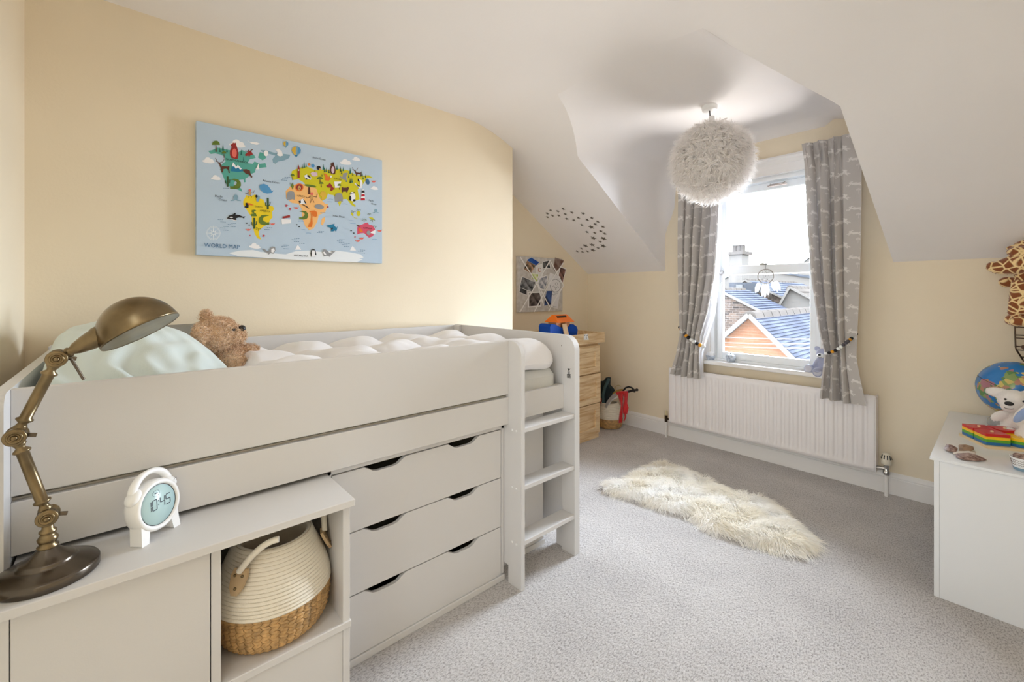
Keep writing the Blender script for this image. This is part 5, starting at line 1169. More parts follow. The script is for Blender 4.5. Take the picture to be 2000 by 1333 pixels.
for k in range(4): stroke([(-0.012, -0.012-0.004*k), (0.0, -0.010-0.004*k), (0.012, -0.012-0.004*k)], 0.0014)
stroke([(-0.006, -0.028), (0.006, -0.012)]); m.build('ink', M_black, o)
# ------------------------------------------------------------------ world map canvas on the left wall
MXF = -2.562
def map_pt(u, v): return onX(u, v, MXF)
cy0, cy1, cz0, cz1 = 0.2555, 1.1985, 1.541, 2.1845
canvas = thing('world_map_canvas', 'pale blue childrens world map canvas on the cream left wall', 'picture', (-2.58, 0.727, cz0))
M_canvas = mat('pale_blue_canvas', (188, 208, 228), 0.8, var=0.05, vscale=2.5, bump=0.06, bscale=500)
MB().box(XL+0.001, MXF, cy0, cy1, cz0, cz1).build('canvas', M_canvas, canvas, bevel=0.002)
INK = {}
def ink(k):
    if k not in INK: INK[k] = mat('print_'+k, PALETTE[k], 0.8)
    return INK[k]
PALETTE = dict(teal=(88, 168, 156), yellow=(236, 208, 32), lime=(208, 200, 28), peach=(246, 190, 120), pink=(214, 84, 110), white=(240, 240, 244), ice=(232, 238, 244), grey=(148, 150, 154), black=(30, 28, 30), brown=(92, 50, 36), red=(150, 44, 40), coral=(226, 110, 98), green=(98, 122, 44), dgreen=(52, 84, 48), pine=(36, 110, 100), blue=(84, 150, 200), dblue=(30, 120, 160), orange=(226, 120, 40), tan=(206, 160, 96), slate=(132, 168, 188), navy=(70, 112, 150), crimson=(190, 30, 44), sand=(220, 180, 60), lilac=(214, 190, 206))
CR = {'a': (380, 230, 8.884), 'b': (380, 370, 9.521), 'c': (560, 280, 10.253), 'd': (560, 380, 9.521), 'm': (360, 210, 4.0405)}
groups = {}; CNT = [0]
def put(grp, col, crop, pts, layer):
    x0, y0, s = CR[crop]
    q = [map_pt(x0+a/s, y0+b_/s) for a, b_ in pts]
    q = [np.array((MXF+0.0003+0.00025*layer+2.5e-6*CNT[0], p[1], p[2])) for p in q]; CNT[0] += 1
    g = groups.setdefault(grp, (MB(), [])); mt = ink(col)
    if mt not in g[1]: g[1].append(mt)
    ar = sum(q[i][1]*q[(i+1) % len(q)][2]-q[(i+1) % len(q)][1]*q[i][2] for i in range(len(q)))
    g[0].flat(q if ar > 0 else q[::-1], g[1].index(mt))
def E2(cx, cy, rx, ry, rot=0.0, n=18, a0=0, a1=2*PI):
    return [(cx+rx*math.cos(t)*math.cos(rot)-ry*math.sin(t)*math.sin(rot), cy+rx*math.cos(t)*math.sin(rot)+ry*math.sin(t)*math.cos(rot)) for t in np.linspace(a0, a1, n, endpoint=False)]
def line(p, w):
    p = np.array(p, float); t = np.gradient(p, axis=0); t /= np.linalg.norm(t, axis=1)[:, None]+1e-9; n = np.stack([-t[:, 1], t[:, 0]], 1)*w/2
    return [tuple(x) for x in np.concatenate([p+n, (p-n)[::-1]])]
LAND = 'printed_land'; AN = 'printed_animals'; DE = 'printed_details'
# continents
put(LAND, 'teal', 'a', [(235, 580), (300, 565), (400, 520), (490, 540), (600, 560), (760, 600), (820, 560), (900, 600), (1030, 640), (1060, 700), (960, 720), (920, 790), (1010, 800), (1040, 760), (1130, 800), (1230, 790), (1250, 860), (1060, 880), (1050, 950), (960, 985), (930, 1030), (880, 1060), (885, 1120), (860, 1125), (850, 1075), (780, 1080), (700, 1110), (680, 1160), (730, 1190), (810, 1230), (830, 1290), (760, 1255), (640, 1210), (560, 1170), (520, 1080), (480, 980), (440, 900), (480, 800), (540, 760), (520, 680), (450, 640), (360, 620), (280, 630)], 0)
put(LAND, 'teal', 'a', [(1130, 600), (1220, 620), (1240, 700), (1180, 740), (1100, 690)], 0)
put(LAND, 'slate', 'a', [(1140, 560), (1260, 570), (1380, 610), (1500, 620), (1660, 645), (1640, 700), (1560, 740), (1450, 760), (1400, 800), (1360, 780), (1350, 720), (1400, 660), (1300, 630), (1180, 600)], 0)
put(LAND, 'yellow', 'b', [(905, 220), (960, 110), (1040, 130), (1130, 95), (1200, 170), (1280, 190), (1320, 290), (1460, 320), (1480, 370), (1440, 420), (1450, 520), (1400, 580), (1380, 640), (1290, 690), (1250, 720), (1200, 770), (1195, 850), (1240, 935), (1170, 910), (1120, 830), (1095, 740), (1060, 650), (1065, 520), (1000, 430), (950, 350), (905, 290)], 0)
put(LAND, 'lime', 'c', [(100, 560), (180, 520), (300, 480), (420, 470), (560, 540), (640, 540), (760, 520), (880, 540), (1000, 510), (1100, 520), (1220, 540), (1300, 590), (1400, 640), (1520, 650), (1640, 640), (1740, 700), (1600, 700), (1570, 760), (1500, 860), (1420, 930), (1440, 1030), (1460, 1120), (1380, 1150), (1320, 1200), (1385, 1250), (1370, 1280), (1300, 1240), (1240, 1170), (1200, 1120), (1130, 1120), (1090, 1190), (1060, 1270), (1030, 1200), (990, 1090), (930, 1040), (860, 1030), (830, 1000), (790, 1110), (700, 1160), (640, 1050), (580, 940), (520, 880), (380, 840), (330, 780), (230, 720), (120, 740), (90, 660)], 0)
put(LAND, 'peach', 'm', [(800, 660), (840, 620), (900, 600), (960, 610), (1040, 640), (1070, 720), (1110, 760), (1135, 765), (1110, 830), (1060, 850), (1050, 900), (1020, 955), (985, 970), (955, 940), (930, 870), (925, 800), (900, 760), (850, 755), (805, 720)], 1)
put(LAND, 'peach', 'd', [(650, 450), (710, 420), (712, 480), (670, 580), (635, 560)], 0)
put(LAND, 'pink', 'd', [(1310, 620), (1330, 580), (1400, 560), (1460, 530), (1500, 520), (1530, 560), (1600, 580), (1640, 640), (1630, 720), (1600, 780), (1530, 805), (1490, 770), (1440, 720), (1370, 725), (1310, 745)], 0)
put(LAND, 'lime', 'd', [(1190, 330), (1240, 350), (1240, 420), (1330, 450), (1260, 440), (1200, 380)], 0)
put(LAND, 'lime', 'd', E2(1335, 355, 38, 50), 0); put(LAND, 'lime', 'd', [(1520, 420), (1600, 430), (1640, 480), (1570, 470)], 0)
put(LAND, 'ice', 'm', [(350, 1150), (440, 1130), (540, 1125), (600, 1140), (680, 1150), (800, 1160), (880, 1135), (980, 1130), (1080, 1140), (1180, 1130), (1280, 1140), (1390, 1160), (1415, 1185), (1380, 1195), (1410, 1200), (1360, 1222), (900, 1205), (600, 1185), (430, 1175)], 0)
for c, x, y, s in (('a', 740, 455, 1.2), ('a', 240, 745, 0.9), ('a', 370, 1045, 0.75), ('c', 1180, 380, 1.0), ('c', 1390, 315, 0.7), ('c', 1755, 900, 0.65), ('b', 1120, 1055, 0.9)):
    put(LAND, 'white', c, E2(x, y+20*s, 120*s, 32*s, 0.12)+[], 1); put(LAND, 'white', c, E2(x-15*s, y-10*s, 58*s, 55*s), 2); put(LAND, 'white', c, E2(x+55*s, y+8*s, 42*s, 36*s), 3)
for x, y, h in ((895, 1105, 38), (1328, 1112, 36)): put(LAND, 'white', 'm', [(x-22, y+h/2), (x-8, y-h/4), (x, y-h/2), (x+10, y-h/5), (x+28, y+h/2)], 1)
# bears
def bear(c, x, y, w, h, col, belly):
    put(AN, col, c, [(x-0.12*w, y-0.5*h), (x-0.05*w, y-0.46*h), (x+0.12*w, y-0.46*h), (x+0.2*w, y-0.5*h), (x+0.24*w, y-0.36*h), (x+0.42*w, y-0.1*h), (x+0.52*w, y+0.2*h), (x+0.44*w, y+0.47*h), (x+0.2*w, y+0.5*h), (x-0.1*w, y+0.46*h), (x-0.3*w, y+0.44*h), (x-0.48*w, y+0.25*h), (x-0.48*w, y), (x-0.28*w, y-0.22*h), (x-0.4*w, y-0.36*h), (x-0.2*w, y-0.4*h)], 4)
    put(AN, belly, c, E2(x+0.04*w, y+0.14*h, 0.27*w, 0.27*h), 5)
bear('a', 685, 575, 150, 290, 'red', 'coral'); bear('c', 918, 500, 115, 250, 'brown', 'lilac')
put(AN, 'white', 'a', [(1400, 560), (1450, 540), (1510, 580), (1535, 660), (1480, 675), (1430, 650), (1440, 600)], 4)
# deer, moose, beaver
def deer(c, x, y, s, fl=1):
    P = [(-60, -20), (-30, -50), (60, -40), (95, -55), (90, 10), (100, 70), (85, 75), (70, 15), (40, -5), (-10, 5), (-15, 60), (-45, 62), (-50, 10)]
    put(AN, 'brown', c, [(x+a*s*fl, y+b_*s) for a, b_ in P], 4)
    put(AN, 'brown', c, [(x+a*s*fl, y+b_*s) for a, b_ in [(-62, -20), (-85, -90), (-115, -100), (-70, -112), (-35, -50)]], 5)
    for d in ([(-80, -105), (-120, -130), (-150, -190)], [(-70, -108), (-20, -120), (10, -180)], [(-115, -128), (-150, -135)]): put(AN, 'brown', c, line([(x+a*s*fl, y+b_*s) for a, b_ in d], 9*s), 5)
deer('a', 510, 890, 1.0); deer('c', 1420, 620, 0.72)
put(AN, 'red', 'a', [(875, 640), (930, 590), (980, 580), (1015, 640), (960, 660), (945, 690), (935, 660), (885, 670)], 4)
for d in ([(930, 590), (880, 580)], [(960, 585), (1010, 550)], [(945, 590), (930, 560)]): put(AN, 'brown', 'a', line(d, 14), 5)
put(AN, 'brown', 'a', [(835, 900), (900, 895), (960, 920), (970, 970), (1005, 1030), (985, 1045), (945, 990), (890, 975), (850, 935)], 4)
# mountain, trees
put(DE, 'dblue', 'a', [(625, 930), (665, 790), (720, 850), (750, 820), (820, 880), (840, 930), (760, 945)], 5); put(DE, 'white', 'a', [(645, 845), (668, 775), (725, 850), (750, 820), (820, 890), (790, 905), (755, 865), (715, 890), (690, 850)], 6)
def pine(c, x, y, h, col='pine'):
    for k in range(3): put(DE, col, c, [(x-0.2*h*(0.5+0.25*k), y-h*(0.55-0.22*k)+0.22*h), (x, y-h*(1-0.26*k)), (x+0.2*h*(0.5+0.25*k), y-h*(0.55-0.22*k)+0.22*h)], 4+k)
    put(DE, 'brown', c, [(x-0.02*h, y), (x-0.02*h, y-0.2*h), (x+0.02*h, y-0.2*h), (x+0.02*h, y)], 3)
for x, y, h in ((493, 560, 110), (440, 590, 80), (562, 590, 75), (810, 640, 90), (850, 740, 70)): pine('a', x, y, h)
for i, (x, y, h) in enumerate([(348, 480, 110), (312, 500, 80), (388, 470, 75), (565, 580, 70), (735, 520, 110), (758, 570, 100), (795, 570, 95), (845, 590, 80), (1005, 520, 95), (1075, 560, 100), (1130, 550, 85), (1098, 610, 75), (1270, 600, 120), (1322, 640, 75), (1240, 690, 80), (1270, 790, 100), (1305, 780, 95), (1505, 650, 110), (1528, 720, 70), (1576, 680, 65), (1190, 770, 60), (705, 660, 60)]): pine('c', x, y, h, 'dgreen' if i % 2 else 'pine')
def umbrella(c, x, y, w, h):
    put(DE, 'brown', c, [(x-0.07*w, y), (x-0.05*w, y-0.6*h), (x+0.06*w, y-0.6*h), (x+0.1*w, y)], 4); put(DE, 'green', c, E2(x, y-0.62*h, 0.5*w, 0.38*h, 0, 14, PI, 2*PI+0.23), 5)
umbrella('a', 370, 595, 140, 195); umbrella('a', 510, 700, 80, 120); umbrella('c', 115, 740, 80, 130); umbrella('c', 665, 800, 115, 130); umbrella('c', 690, 885, 90, 110); umbrella('c', 1050, 930, 75, 120)
put(DE, 'green', 'c', E2(470, 855, 125, 24, 0.15), 5); put(DE, 'brown', 'c', [(425, 1020), (430, 880), (465, 885), (475, 1020)], 4)
def cactus(c, x, y, w, h):
    put(DE, 'dgreen', c, line([(x, y), (x, y-h*0.5), (x, y-h)], w*0.34), 5)
    put(DE, 'dgreen', c, line([(x, y-h*0.3), (x-w*0.4, y-h*0.35), (x-w*0.45, y-h*0.62)], w*0.16), 6); put(DE, 'dgreen', c, line([(x, y-h*0.28), (x+w*0.36, y-h*0.42), (x+w*0.40, y-h*0.68)], w*0.16), 6)
cactus('b', 1362, 375, 105, 210); cactus('b', 1110, 735, 105, 205); cactus('a', 575, 1200, 90, 180)
# crocodiles, whale, orca, shark
def croc(c, x, y, s, fl=1):
    put(AN, 'green', c, [(x+a*s*fl, y+b_*s) for a, b_ in [(100, -75), (30, -90), (-40, -80), (-85, -30), (-90, 30), (-60, 75), (0, 92), (60, 88), (100, 85), (98, 40), (50, 45), (0, 20), (-20, -20), (10, -55), (60, -70)]], 4)
croc('b', 1285, 570, 1.05); croc('a', 715, 1150, 1.0, -1); croc('d', 318, 385, 0.9, -1)
put(AN, 'green', 'b', [(1045, 500), (1050, 460), (1100, 450), (1060, 420), (1075, 385), (1120, 380), (1150, 395), (1110, 405), (1105, 430), (1140, 455), (1160, 500), (1100, 505)], 4)
put(AN, 'blue', 'a', [(1120, 1200), (1140, 1165), (1200, 1150), (1260, 1170), (1310, 1230), (1340, 1280), (1370, 1260), (1355, 1290), (1330, 1310), (1260, 1320), (1190, 1300), (1140, 1250)], 4)
put(AN, 'black', 'b', [(595, 545), (640, 490), (700, 475), (750, 440), (775, 440), (760, 470), (830, 480), (900, 510), (945, 505), (925, 530), (920, 555), (900, 530), (820, 525), (770, 540), (780, 575), (730, 570), (700, 555), (640, 555)], 5); put(AN, 'white', 'b', E2(682, 523, 34, 10), 6); put(AN, 'white', 'b', [(585, 555), (600, 530), (720, 545), (790, 580), (740, 585), (690, 565)], 4)
put(AN, 'dblue', 'd', [(740, 580), (800, 570), (850, 555), (890, 545), (880, 575), (920, 620), (945, 585), (935, 640), (915, 700), (895, 670), (860, 690), (815, 690), (830, 630), (760, 605)], 5); put(AN, 'black', 'd', [(820, 640), (850, 610), (858, 640), (830, 660)], 6)
# south american birds, octopus, monkeys
put(AN, 'black', 'b', [(920, 335), (950, 300), (945, 255), (985, 250), (1005, 300), (1000, 345), (960, 350)], 5); put(AN, 'orange', 'b', [(975, 252), (1040, 265), (1105, 295), (1060, 300), (1000, 290)], 6)
put(AN, 'slate', 'b', E2(1180, 175, 32, 60, 0.3), 5); put(AN, 'black', 'b', E2(1150, 130, 22, 26), 6)
for c, x, y, s in (('b', 765, 165, 1.0), ('d', 1655, 310, 0.62)):
    put(AN, 'slate', c, E2(x, y-15*s, 45*s, 50*s), 4)
    for dx in (-95, -60, 60, 95): put(AN, 'slate', c, line([(x, y+10*s), (x+dx*0.6*s, y+45*s), (x+dx*s, y+(38+abs(dx)*0.15)*s)], 14*s), 4)
for c, x, y, s in (('b', 1025, 70, 1.0), ('c', 500, 1080, 1.35)):
    put(AN, 'tan', c, E2(x, y, 24*s, 42*s), 6); put(AN, 'coral', c, E2(x, y-50*s, 24*s, 22*s), 7)
    for d in ([(20, -10), (70, 0), (85, -50)], [(-20, -10), (-60, 15), (-90, -5)], [(10, 35), (35, 80)], [(-10, 35), (-20, 85)]): put(AN, 'brown', c, line([(x+a*s, y+b_*s) for a, b_ in d], 8*s), 6)
# africa and asia
put(AN, 'orange', 'c', E2(252, 885, 82, 80), 5); put(AN, 'red', 'c', E2(252, 885, 62, 62), 6); put(AN, 'tan', 'c', E2(250, 900, 32, 45), 7); put(AN, 'black', 'c', E2(250, 905, 9, 7), 8)
for x, y, s in ((85, 1050, 1.0), (1045, 1090, 1.0)):
    put(AN, 'grey', 'c', [(x-85*s, y), (x-70*s, y-70*s), (x-10*s, y-95*s), (x+60*s, y-75*s), (x+78*s, y+10*s), (x+75*s, y+85*s), (x+20*s, y+70*s), (x-20*s, y+88*s), (x-75*s, y+85*s)], 5)
put(AN, 'grey', 'c', E2(650, 1275, 95, 50, 0.15), 5)
put(AN, 'white', 'c', [(240, 1150), (300, 1120), (330, 1110), (400, 1220), (340, 1215), (270, 1215)], 5); put(AN, 'black', 'c', [(238, 1165), (275, 1140), (285, 1190), (260, 1210)], 6); put(AN, 'black', 'c', [(320, 1110), (365, 1160), (400, 1230), (360, 1200)], 6)
for k in range(3): put(AN, 'black', 'c', line([(300+k*18, 1225+k*4), (370+k*22, 1262+k*8), (430+k*6, 1300+k*6)], 8), 6)
put(AN, 'orange', 'd', [(410, 325), (450, 305), (520, 300), (560, 330), (570, 390), (540, 425), (490, 405), (480, 370), (475, 430), (480, 540), (465, 610), (395, 610), (410, 560), (445, 500), (455, 420), (450, 335)], 5)
put(AN, 'sand', 'c', [(665, 1010), (700, 960), (725, 975), (750, 960), (780, 990), (800, 1060), (760, 1080), (760, 1130), (690, 1130), (700, 1070), (665, 1050)], 5)
put(AN, 'orange', 'c', [(735, 600), (800, 620), (835, 680), (895, 650), (870, 720), (840, 755), (770, 745), (765, 670)], 5); put(AN, 'white', 'c', E2(882, 668, 18, 22), 6)
put(AN, 'grey', 'c', [(1050, 640), (1110, 690), (1130, 600), (1220, 590), (1190, 680), (1210, 770), (1170, 740), (1110, 720), (1070, 680)], 5)
put(AN, 'brown', 'c', [(1100, 880), (1140, 890), (1200, 890), (1230, 870), (1245, 910), (1220, 960), (1205, 1010), (1190, 970), (1125, 970), (1115, 1010), (1100, 960)], 5)
put(AN, 'red', 'c', [(790, 850), (840, 820), (860, 795), (890, 830), (930, 890), (970, 920), (930, 930), (900, 960), (870, 950), (880, 890), (820, 890)], 5)
put(AN, 'white', 'c', E2(1320, 1080, 55, 85), 5); put(AN, 'white', 'c', E2(1310, 1015, 42, 38), 6)
for e in ((1270, 1105, 22, 50), (1350, 1145, 28, 22), (1272, 1000, 14, 12), (1345, 990, 14, 12), (1298, 1015, 9, 11), (1325, 1012, 9, 11)): put(AN, 'black', 'c', E2(*e), 7)
put(AN, 'white', 'c', [(345, 650), (400, 625), (440, 660), (490, 680), (480, 735), (440, 715), (380, 730), (365, 690)], 5)
for e in ((430, 660, 28, 18), (460, 690, 22, 16), (395, 715, 22, 14)): put(AN, 'black', 'c', E2(*e, 0.4), 6)
put(AN, 'lilac', 'c', [(475, 600), (520, 575), (610, 590), (615, 650), (560, 670), (500, 650)], 5)
put(AN, 'black', 'c', E2(638, 495, 42, 42), 5); put(AN, 'tan', 'c', E2(665, 525, 22, 22), 6); put(AN, 'blue', 'c', [(490, 430), (530, 405), (560, 450), (540, 490), (500, 480)], 5); put(AN, 'orange', 'c', E2(445, 425, 28, 24), 5)
put(DE, 'red', 'c', [(215, 695), (215, 500), (235, 430), (258, 500), (258, 695)], 5); put(DE, 'white', 'c', E2(236, 540, 13, 15), 6)
put(DE, 'white', 'c', [(950, 770), (1090, 770), (1060, 830), (1050, 890), (965, 895)], 4)
put(DE, 'white', 'c', [(1480, 1140), (1510, 930), (1545, 920), (1570, 1140)], 5)
for k in range(3): y = 945+k*76; put(DE, 'black' if k == 0 else 'crimson', 'c', [(1505-9*k, y+5), (1552+3*k, y), (1560+4*k, y+46), (1496-8*k, y+50)], 6)
put(AN, 'white', 'c', [(1440, 720), (1500, 740), (1520, 800), (1500, 900), (1440, 900), (1380, 800), (1350, 800), (1400, 860), (1470, 870), (1470, 780)], 5); put(AN, 'black', 'c', [(1420, 700), (1450, 740), (1440, 780), (1420, 750)], 6)
put(AN, 'navy', 'c', E2(1618, 770, 36, 62, -0.3), 5)
put(DE, 'green', 'c', [(65, 780), (100, 830), (120, 780), (140, 860), (120, 940), (85, 860)], 4)
# balloons, plane, ship, compass, small things
for c, x, y, rx, ry in (('a', 1582, 455, 44, 50), ('c', 190, 150, 92, 90)):
    put(DE, 'dblue', c, E2(x, y, rx, ry)[:9]+[(x, y+ry*1.45)], 4); put(DE, 'slate', c, E2(x, y, rx, ry), 4); put(DE, 'sand', c, [(x-rx*0.1, y-ry), (x-rx*0.8, y-ry*0.6), (x-rx, y), (x-rx*0.5, y+ry*0.8), (x-rx*0.15, y+ry)], 5); put(DE, 'blue', c, [(x+rx*0.35, y-ry*0.92), (x+rx*0.95, y-ry*0.3), (x+rx*0.9, y+ry*0.4), (x+rx*0.2, y+ry*0.95)], 5)
put(DE, 'white', 'a', [(905, 385), (960, 425), (1080, 430), (1140, 455), (1080, 475), (990, 455), (930, 410)], 4)
put(DE, 'white', 'm', [(765, 880), (840, 885), (842, 915), (770, 922)], 4); put(DE, 'red', 'm', [(775, 862), (832, 850), (835, 870), (775, 878)], 5); put(DE, 'white', 'a', [(1060, 900), (1110, 790), (1120, 900)], 5)
put(DE, 'white', 'a', E2(1240, 620, 40, 50), 1)
for rr in (128, 112): put(DE, 'ice', 'b', line([(350+rr*math.cos(t), 815+rr*0.98*math.sin(t)) for t in np.linspace(0, 2*PI, 36)], 6), 1)
for k in range(8):
    a = k*PI/4; r = 150 if k % 2 == 0 else 90; put(DE, 'ice', 'b', [(350+r*math.cos(a), 815+r*math.sin(a)), (350+26*math.cos(a+0.4), 815+26*math.sin(a+0.4)), (350+26*math.cos(a-0.4), 815+26*math.sin(a-0.4))], 2)
def starfish(c, x, y, r, col): put(DE, col, c, [(x+(r if k % 2 == 0 else r*0.35)*math.cos(k*PI/5), y+(r if k % 2 == 0 else r*0.35)*math.sin(k*PI/5)) for k in range(10)], 4)
for c, x, y, r in (('b', 1710, 305, 40), ('b', 1775, 370, 32), ('b', 1285, 865, 36), ('d', 762, 235, 26), ('d', 1268, 790, 22), ('d', 60, 270, 28), ('b', 1030, 860, 20)): starfish(c, x, y, r, 'crimson')
for c, x, y in (('b', 1000, 755), ('d', 175, 255), ('b', 1450, 650), ('c', 1740, 770), ('d', 1390, 820), ('d', 1320, 868), ('d', 1725, 680)): put(DE, 'coral', c, E2(x, y, 34, 18), 4); put(DE, 'coral', c, line([(x-30, y), (x-50, y-20)], 8), 5); put(DE, 'coral', c, line([(x+30, y), (x+45, y-25)], 8), 5)
for c, x, y in (('d', 1195, 675), ('d', 1245, 720), ('d', 185, 565), ('d', 230, 600), ('b', 970, 630), ('b', 1015, 665)): put(DE, 'black', c, E2(x, y, 17, 10), 4)
def palm(c, x, y, s):
    put(DE, 'brown', c, line([(x, y+45*s), (x+4*s, y)], 8*s), 4)
    for a in np.linspace(0.2, 2*PI, 6): put(DE, 'green', c, [(x, y), (x+45*s*math.cos(a)-8*s*math.sin(a), y+32*s*math.sin(a)), (x+58*s*math.cos(a), y+38*s*math.sin(a)+12*s)], 5)
for p in (('b', 1185, 725, 1.0), ('d', 1235, 315, 0.8), ('d', 1332, 285, 0.8), ('d', 1530, 360, 0.7), ('d', 1435, 470, 0.9), ('d', 1590, 470, 0.9), ('d', 1640, 590, 0.7)): palm(*p)
put(AN, 'orange', 'd', [(1340, 640), (1365, 620), (1400, 670), (1420, 700), (1350, 705)], 5); put(AN, 'grey', 'd', E2(1520, 715, 38, 42), 5); put(AN, 'white', 'd', [(1560, 700), (1650, 660), (1640, 740), (1560, 720)], 5); put(AN, 'brown', 'd', [(1296, 560), (1340, 575), (1370, 600), (1320, 600)], 5)
# penguin and seals
put(AN, 'black', 'd', [(450, 1160), (440, 1100), (455, 1030), (490, 1012), (530, 1030), (545, 1100), (550, 1130), (530, 1125), (525, 1165)], 5); put(AN, 'white', 'd', [(462, 1160), (460, 1080), (475, 1035), (492, 1045), (512, 1035), (525, 1080), (520, 1162)], 6)
put(AN, 'grey', 'd', [(660, 1070), (665, 1030), (700, 1018), (745, 1035), (800, 1100), (850, 1080), (830, 1040), (870, 1060), (915, 1040), (880, 1080), (820, 1130), (800, 1165), (760, 1140), (690, 1150), (680, 1115)], 5); put(AN, 'white', 'd', [(672, 1075), (700, 1065), (740, 1130), (700, 1125)], 6)
put(AN, 'grey', 'b', [(1500, 1090), (1490, 1070), (1440, 1065), (1410, 1090), (1380, 1160), (1330, 1140), (1300, 1105), (1235, 1105), (1280, 1130), (1310, 1165), (1370, 1190), (1365, 1220), (1410, 1190), (1470, 1200), (1500, 1140)], 5); put(AN, 'white', 'b', [(1470, 1095), (1425, 1110), (1425, 1170), (1460, 1180), (1490, 1140)], 6)
# lines of small print standing in the sea
for c, x, y in (('b', 480, 565), ('b', 530, 607), ('b', 720, 630), ('b', 665, 655), ('b', 585, 692), ('b', 715, 695), ('b', 525, 718), ('b', 580, 760), ('b', 1395, 712), ('b', 1345, 748), ('d', 185, 818), ('d', 140, 840), ('d', 180, 878), ('d', 280, 912), ('d', 640, 688), ('d', 610, 708), ('d', 1025, 838), ('d', 985, 860), ('d', 1020, 892), ('d', 1120, 914), ('d', 1080, 936), ('d', 1110, 968), ('d', 1410, 1035), ('d', 1370, 1056), ('d', 1405, 1090), ('b', 1705, 1040), ('b', 1665, 1065), ('b', 1700, 1105), ('a', 1610, 1035), ('a', 1570, 1060), ('a', 1555, 1085), ('a', 545, 1225)):
    for k in range(3): put(DE, 'navy', c, [(x-50+k*36, y-4+k*2), (x-24+k*36, y-3+k*2), (x-24+k*36, y+4+k*2), (x-50+k*36, y+3+k*2)], 2)
for c, x, y in (('d', 810, 90), ('d', 790, 140), ('d', 1080, 180), ('d', 260, 500), ('d', 320, 660), ('d', 400, 720), ('d', 1200, 490), ('d', 1230, 540), ('d', 1630, 835), ('d', 670, 340)): put(DE, 'blue', c, line([(x-50, y), (x, y-4), (x+50, y+3)], 5), 2)
for nm, (g, ms) in groups.items(): g.build(nm, ms, canvas, kind='stuff')
def letters(grp, col, txt, c, x, y, size, lay=9):
    v, f = text_geo(txt, 1.0); size *= 0.74; hw = 0.86; x0, y0, s = CR[c]; o = map_pt(x0+x/s, y0+y/s)
    LT.setdefault(col, MB()).add([(MXF+0.0016+0.00025*lay, o[1]+a*size*hw, o[2]+b_*size) for a, b_, _ in v], f)
LT = {}
letters('t', 'navy', 'WORLD MAP', 'b', 515, 1060, 0.039)
letters('t', 'black', 'NORTH AMERICA', 'a', 735, 755, 0.0185); letters('t', 'black', 'SOUTH', 'b', 1195, 330, 0.0185); letters('t', 'black', 'AMERICA', 'b', 1310, 408, 0.0185)
letters('t', 'black', 'AFRICA', 'c', 285, 1065, 0.0185); letters('t', 'black', 'EURASIA', 'c', 1015, 720, 0.0185); letters('t', 'black', 'AUSTRALIA', 'd', 1500, 630, 0.017); letters('t', 'black', 'ANTARCTICA', 'd', 265, 1143, 0.0185)
for t_, c, x, y in (('Pacific', 'b', 450, 135), ('Ocean', 'b', 525, 200), ('Atlantic Ocean', 'a', 1325, 1115), ('Arctic Ocean', 'c', 645, 310), ('Indian Ocean', 'd', 965, 410), ('Pacific', 'd', 1570, 120), ('Ocean', 'd', 1615, 180)): letters('t', 'black', t_, c, x, y, 0.0205)
for col, g in LT.items(): g.build('printed_lettering', ink(col), canvas, kind='stuff')

# ------------------------------------------------------------------ ribbon memo board with photographs in the alcove
PX = XA+0.026
def q_(a, b_): return onX(1000+a/10.25, 490+b_/10.25, PX)
M_memo = mat('grey_star_fabric', (190, 184, 178), 0.9, col2=(208, 204, 200), vscale=30, bump=0.1, bscale=400)
board = thing('memo_board', 'grey fabric memo board with white ribbons on the alcove wall', 'board', tuple(q_(560, 1240)))
tl_, tr_, br_, bl_ = q_(120, 120), q_(1020, 150), q_(1010, 1205), q_(100, 1245)
y0m, y1m, z0m, z1m = (tl_[1]+bl_[1])/2, (tr_[1]+br_[1])/2, (bl_[2]+br_[2])/2, (tl_[2]+tr_[2])/2
MB().box(XA+0.0005, PX, y0m, y1m, z0m, z1m).build('padded_board', M_memo, board, bevel=0.006, seg=3)
M_rib = mat('white_ribbon', (240, 238, 236), 0.6)
RN = [0]
def ribbon(a, b_, lift=0.009):
    RN[0] += 1; lift += 0.0014*RN[0]
    p, q = q_(*a)+np.array((lift, 0, 0)), q_(*b_)+np.array((lift, 0, 0)); d = q-p; d /= np.linalg.norm(d); n = np.cross(d, (1, 0, 0))*0.0062
    e = np.array((0.0012, 0, 0)); v = [p+n, q+n, q-n, p-n, p+n+e, q+n+e, q-n+e, p-n+e]
    MB().add(v, [(3, 2, 1, 0), (4, 5, 6, 7), (0, 1, 5, 4), (1, 2, 6, 5), (2, 3, 7, 6), (3, 0, 4, 7)]).build('ribbon', M_rib, board)
for a, b_ in (((150, 130), (480, 650)), ((480, 640), (740, 1130)), ((135, 1235), (480, 650)), ((480, 650), (745, 190)), ((420, 1225), (700, 700)), ((700, 690), (1000, 250)), ((760, 240), (1005, 700)), ((700, 1215), (1000, 700)), ((470, 640), (600, 1100))): ribbon(a, b_)
def mphoto(c1, c2, sc): return mat('photo_'+str(len(PH)), c1, 0.65, spec=0.2, col2=c2, vscale=sc)
PH = []
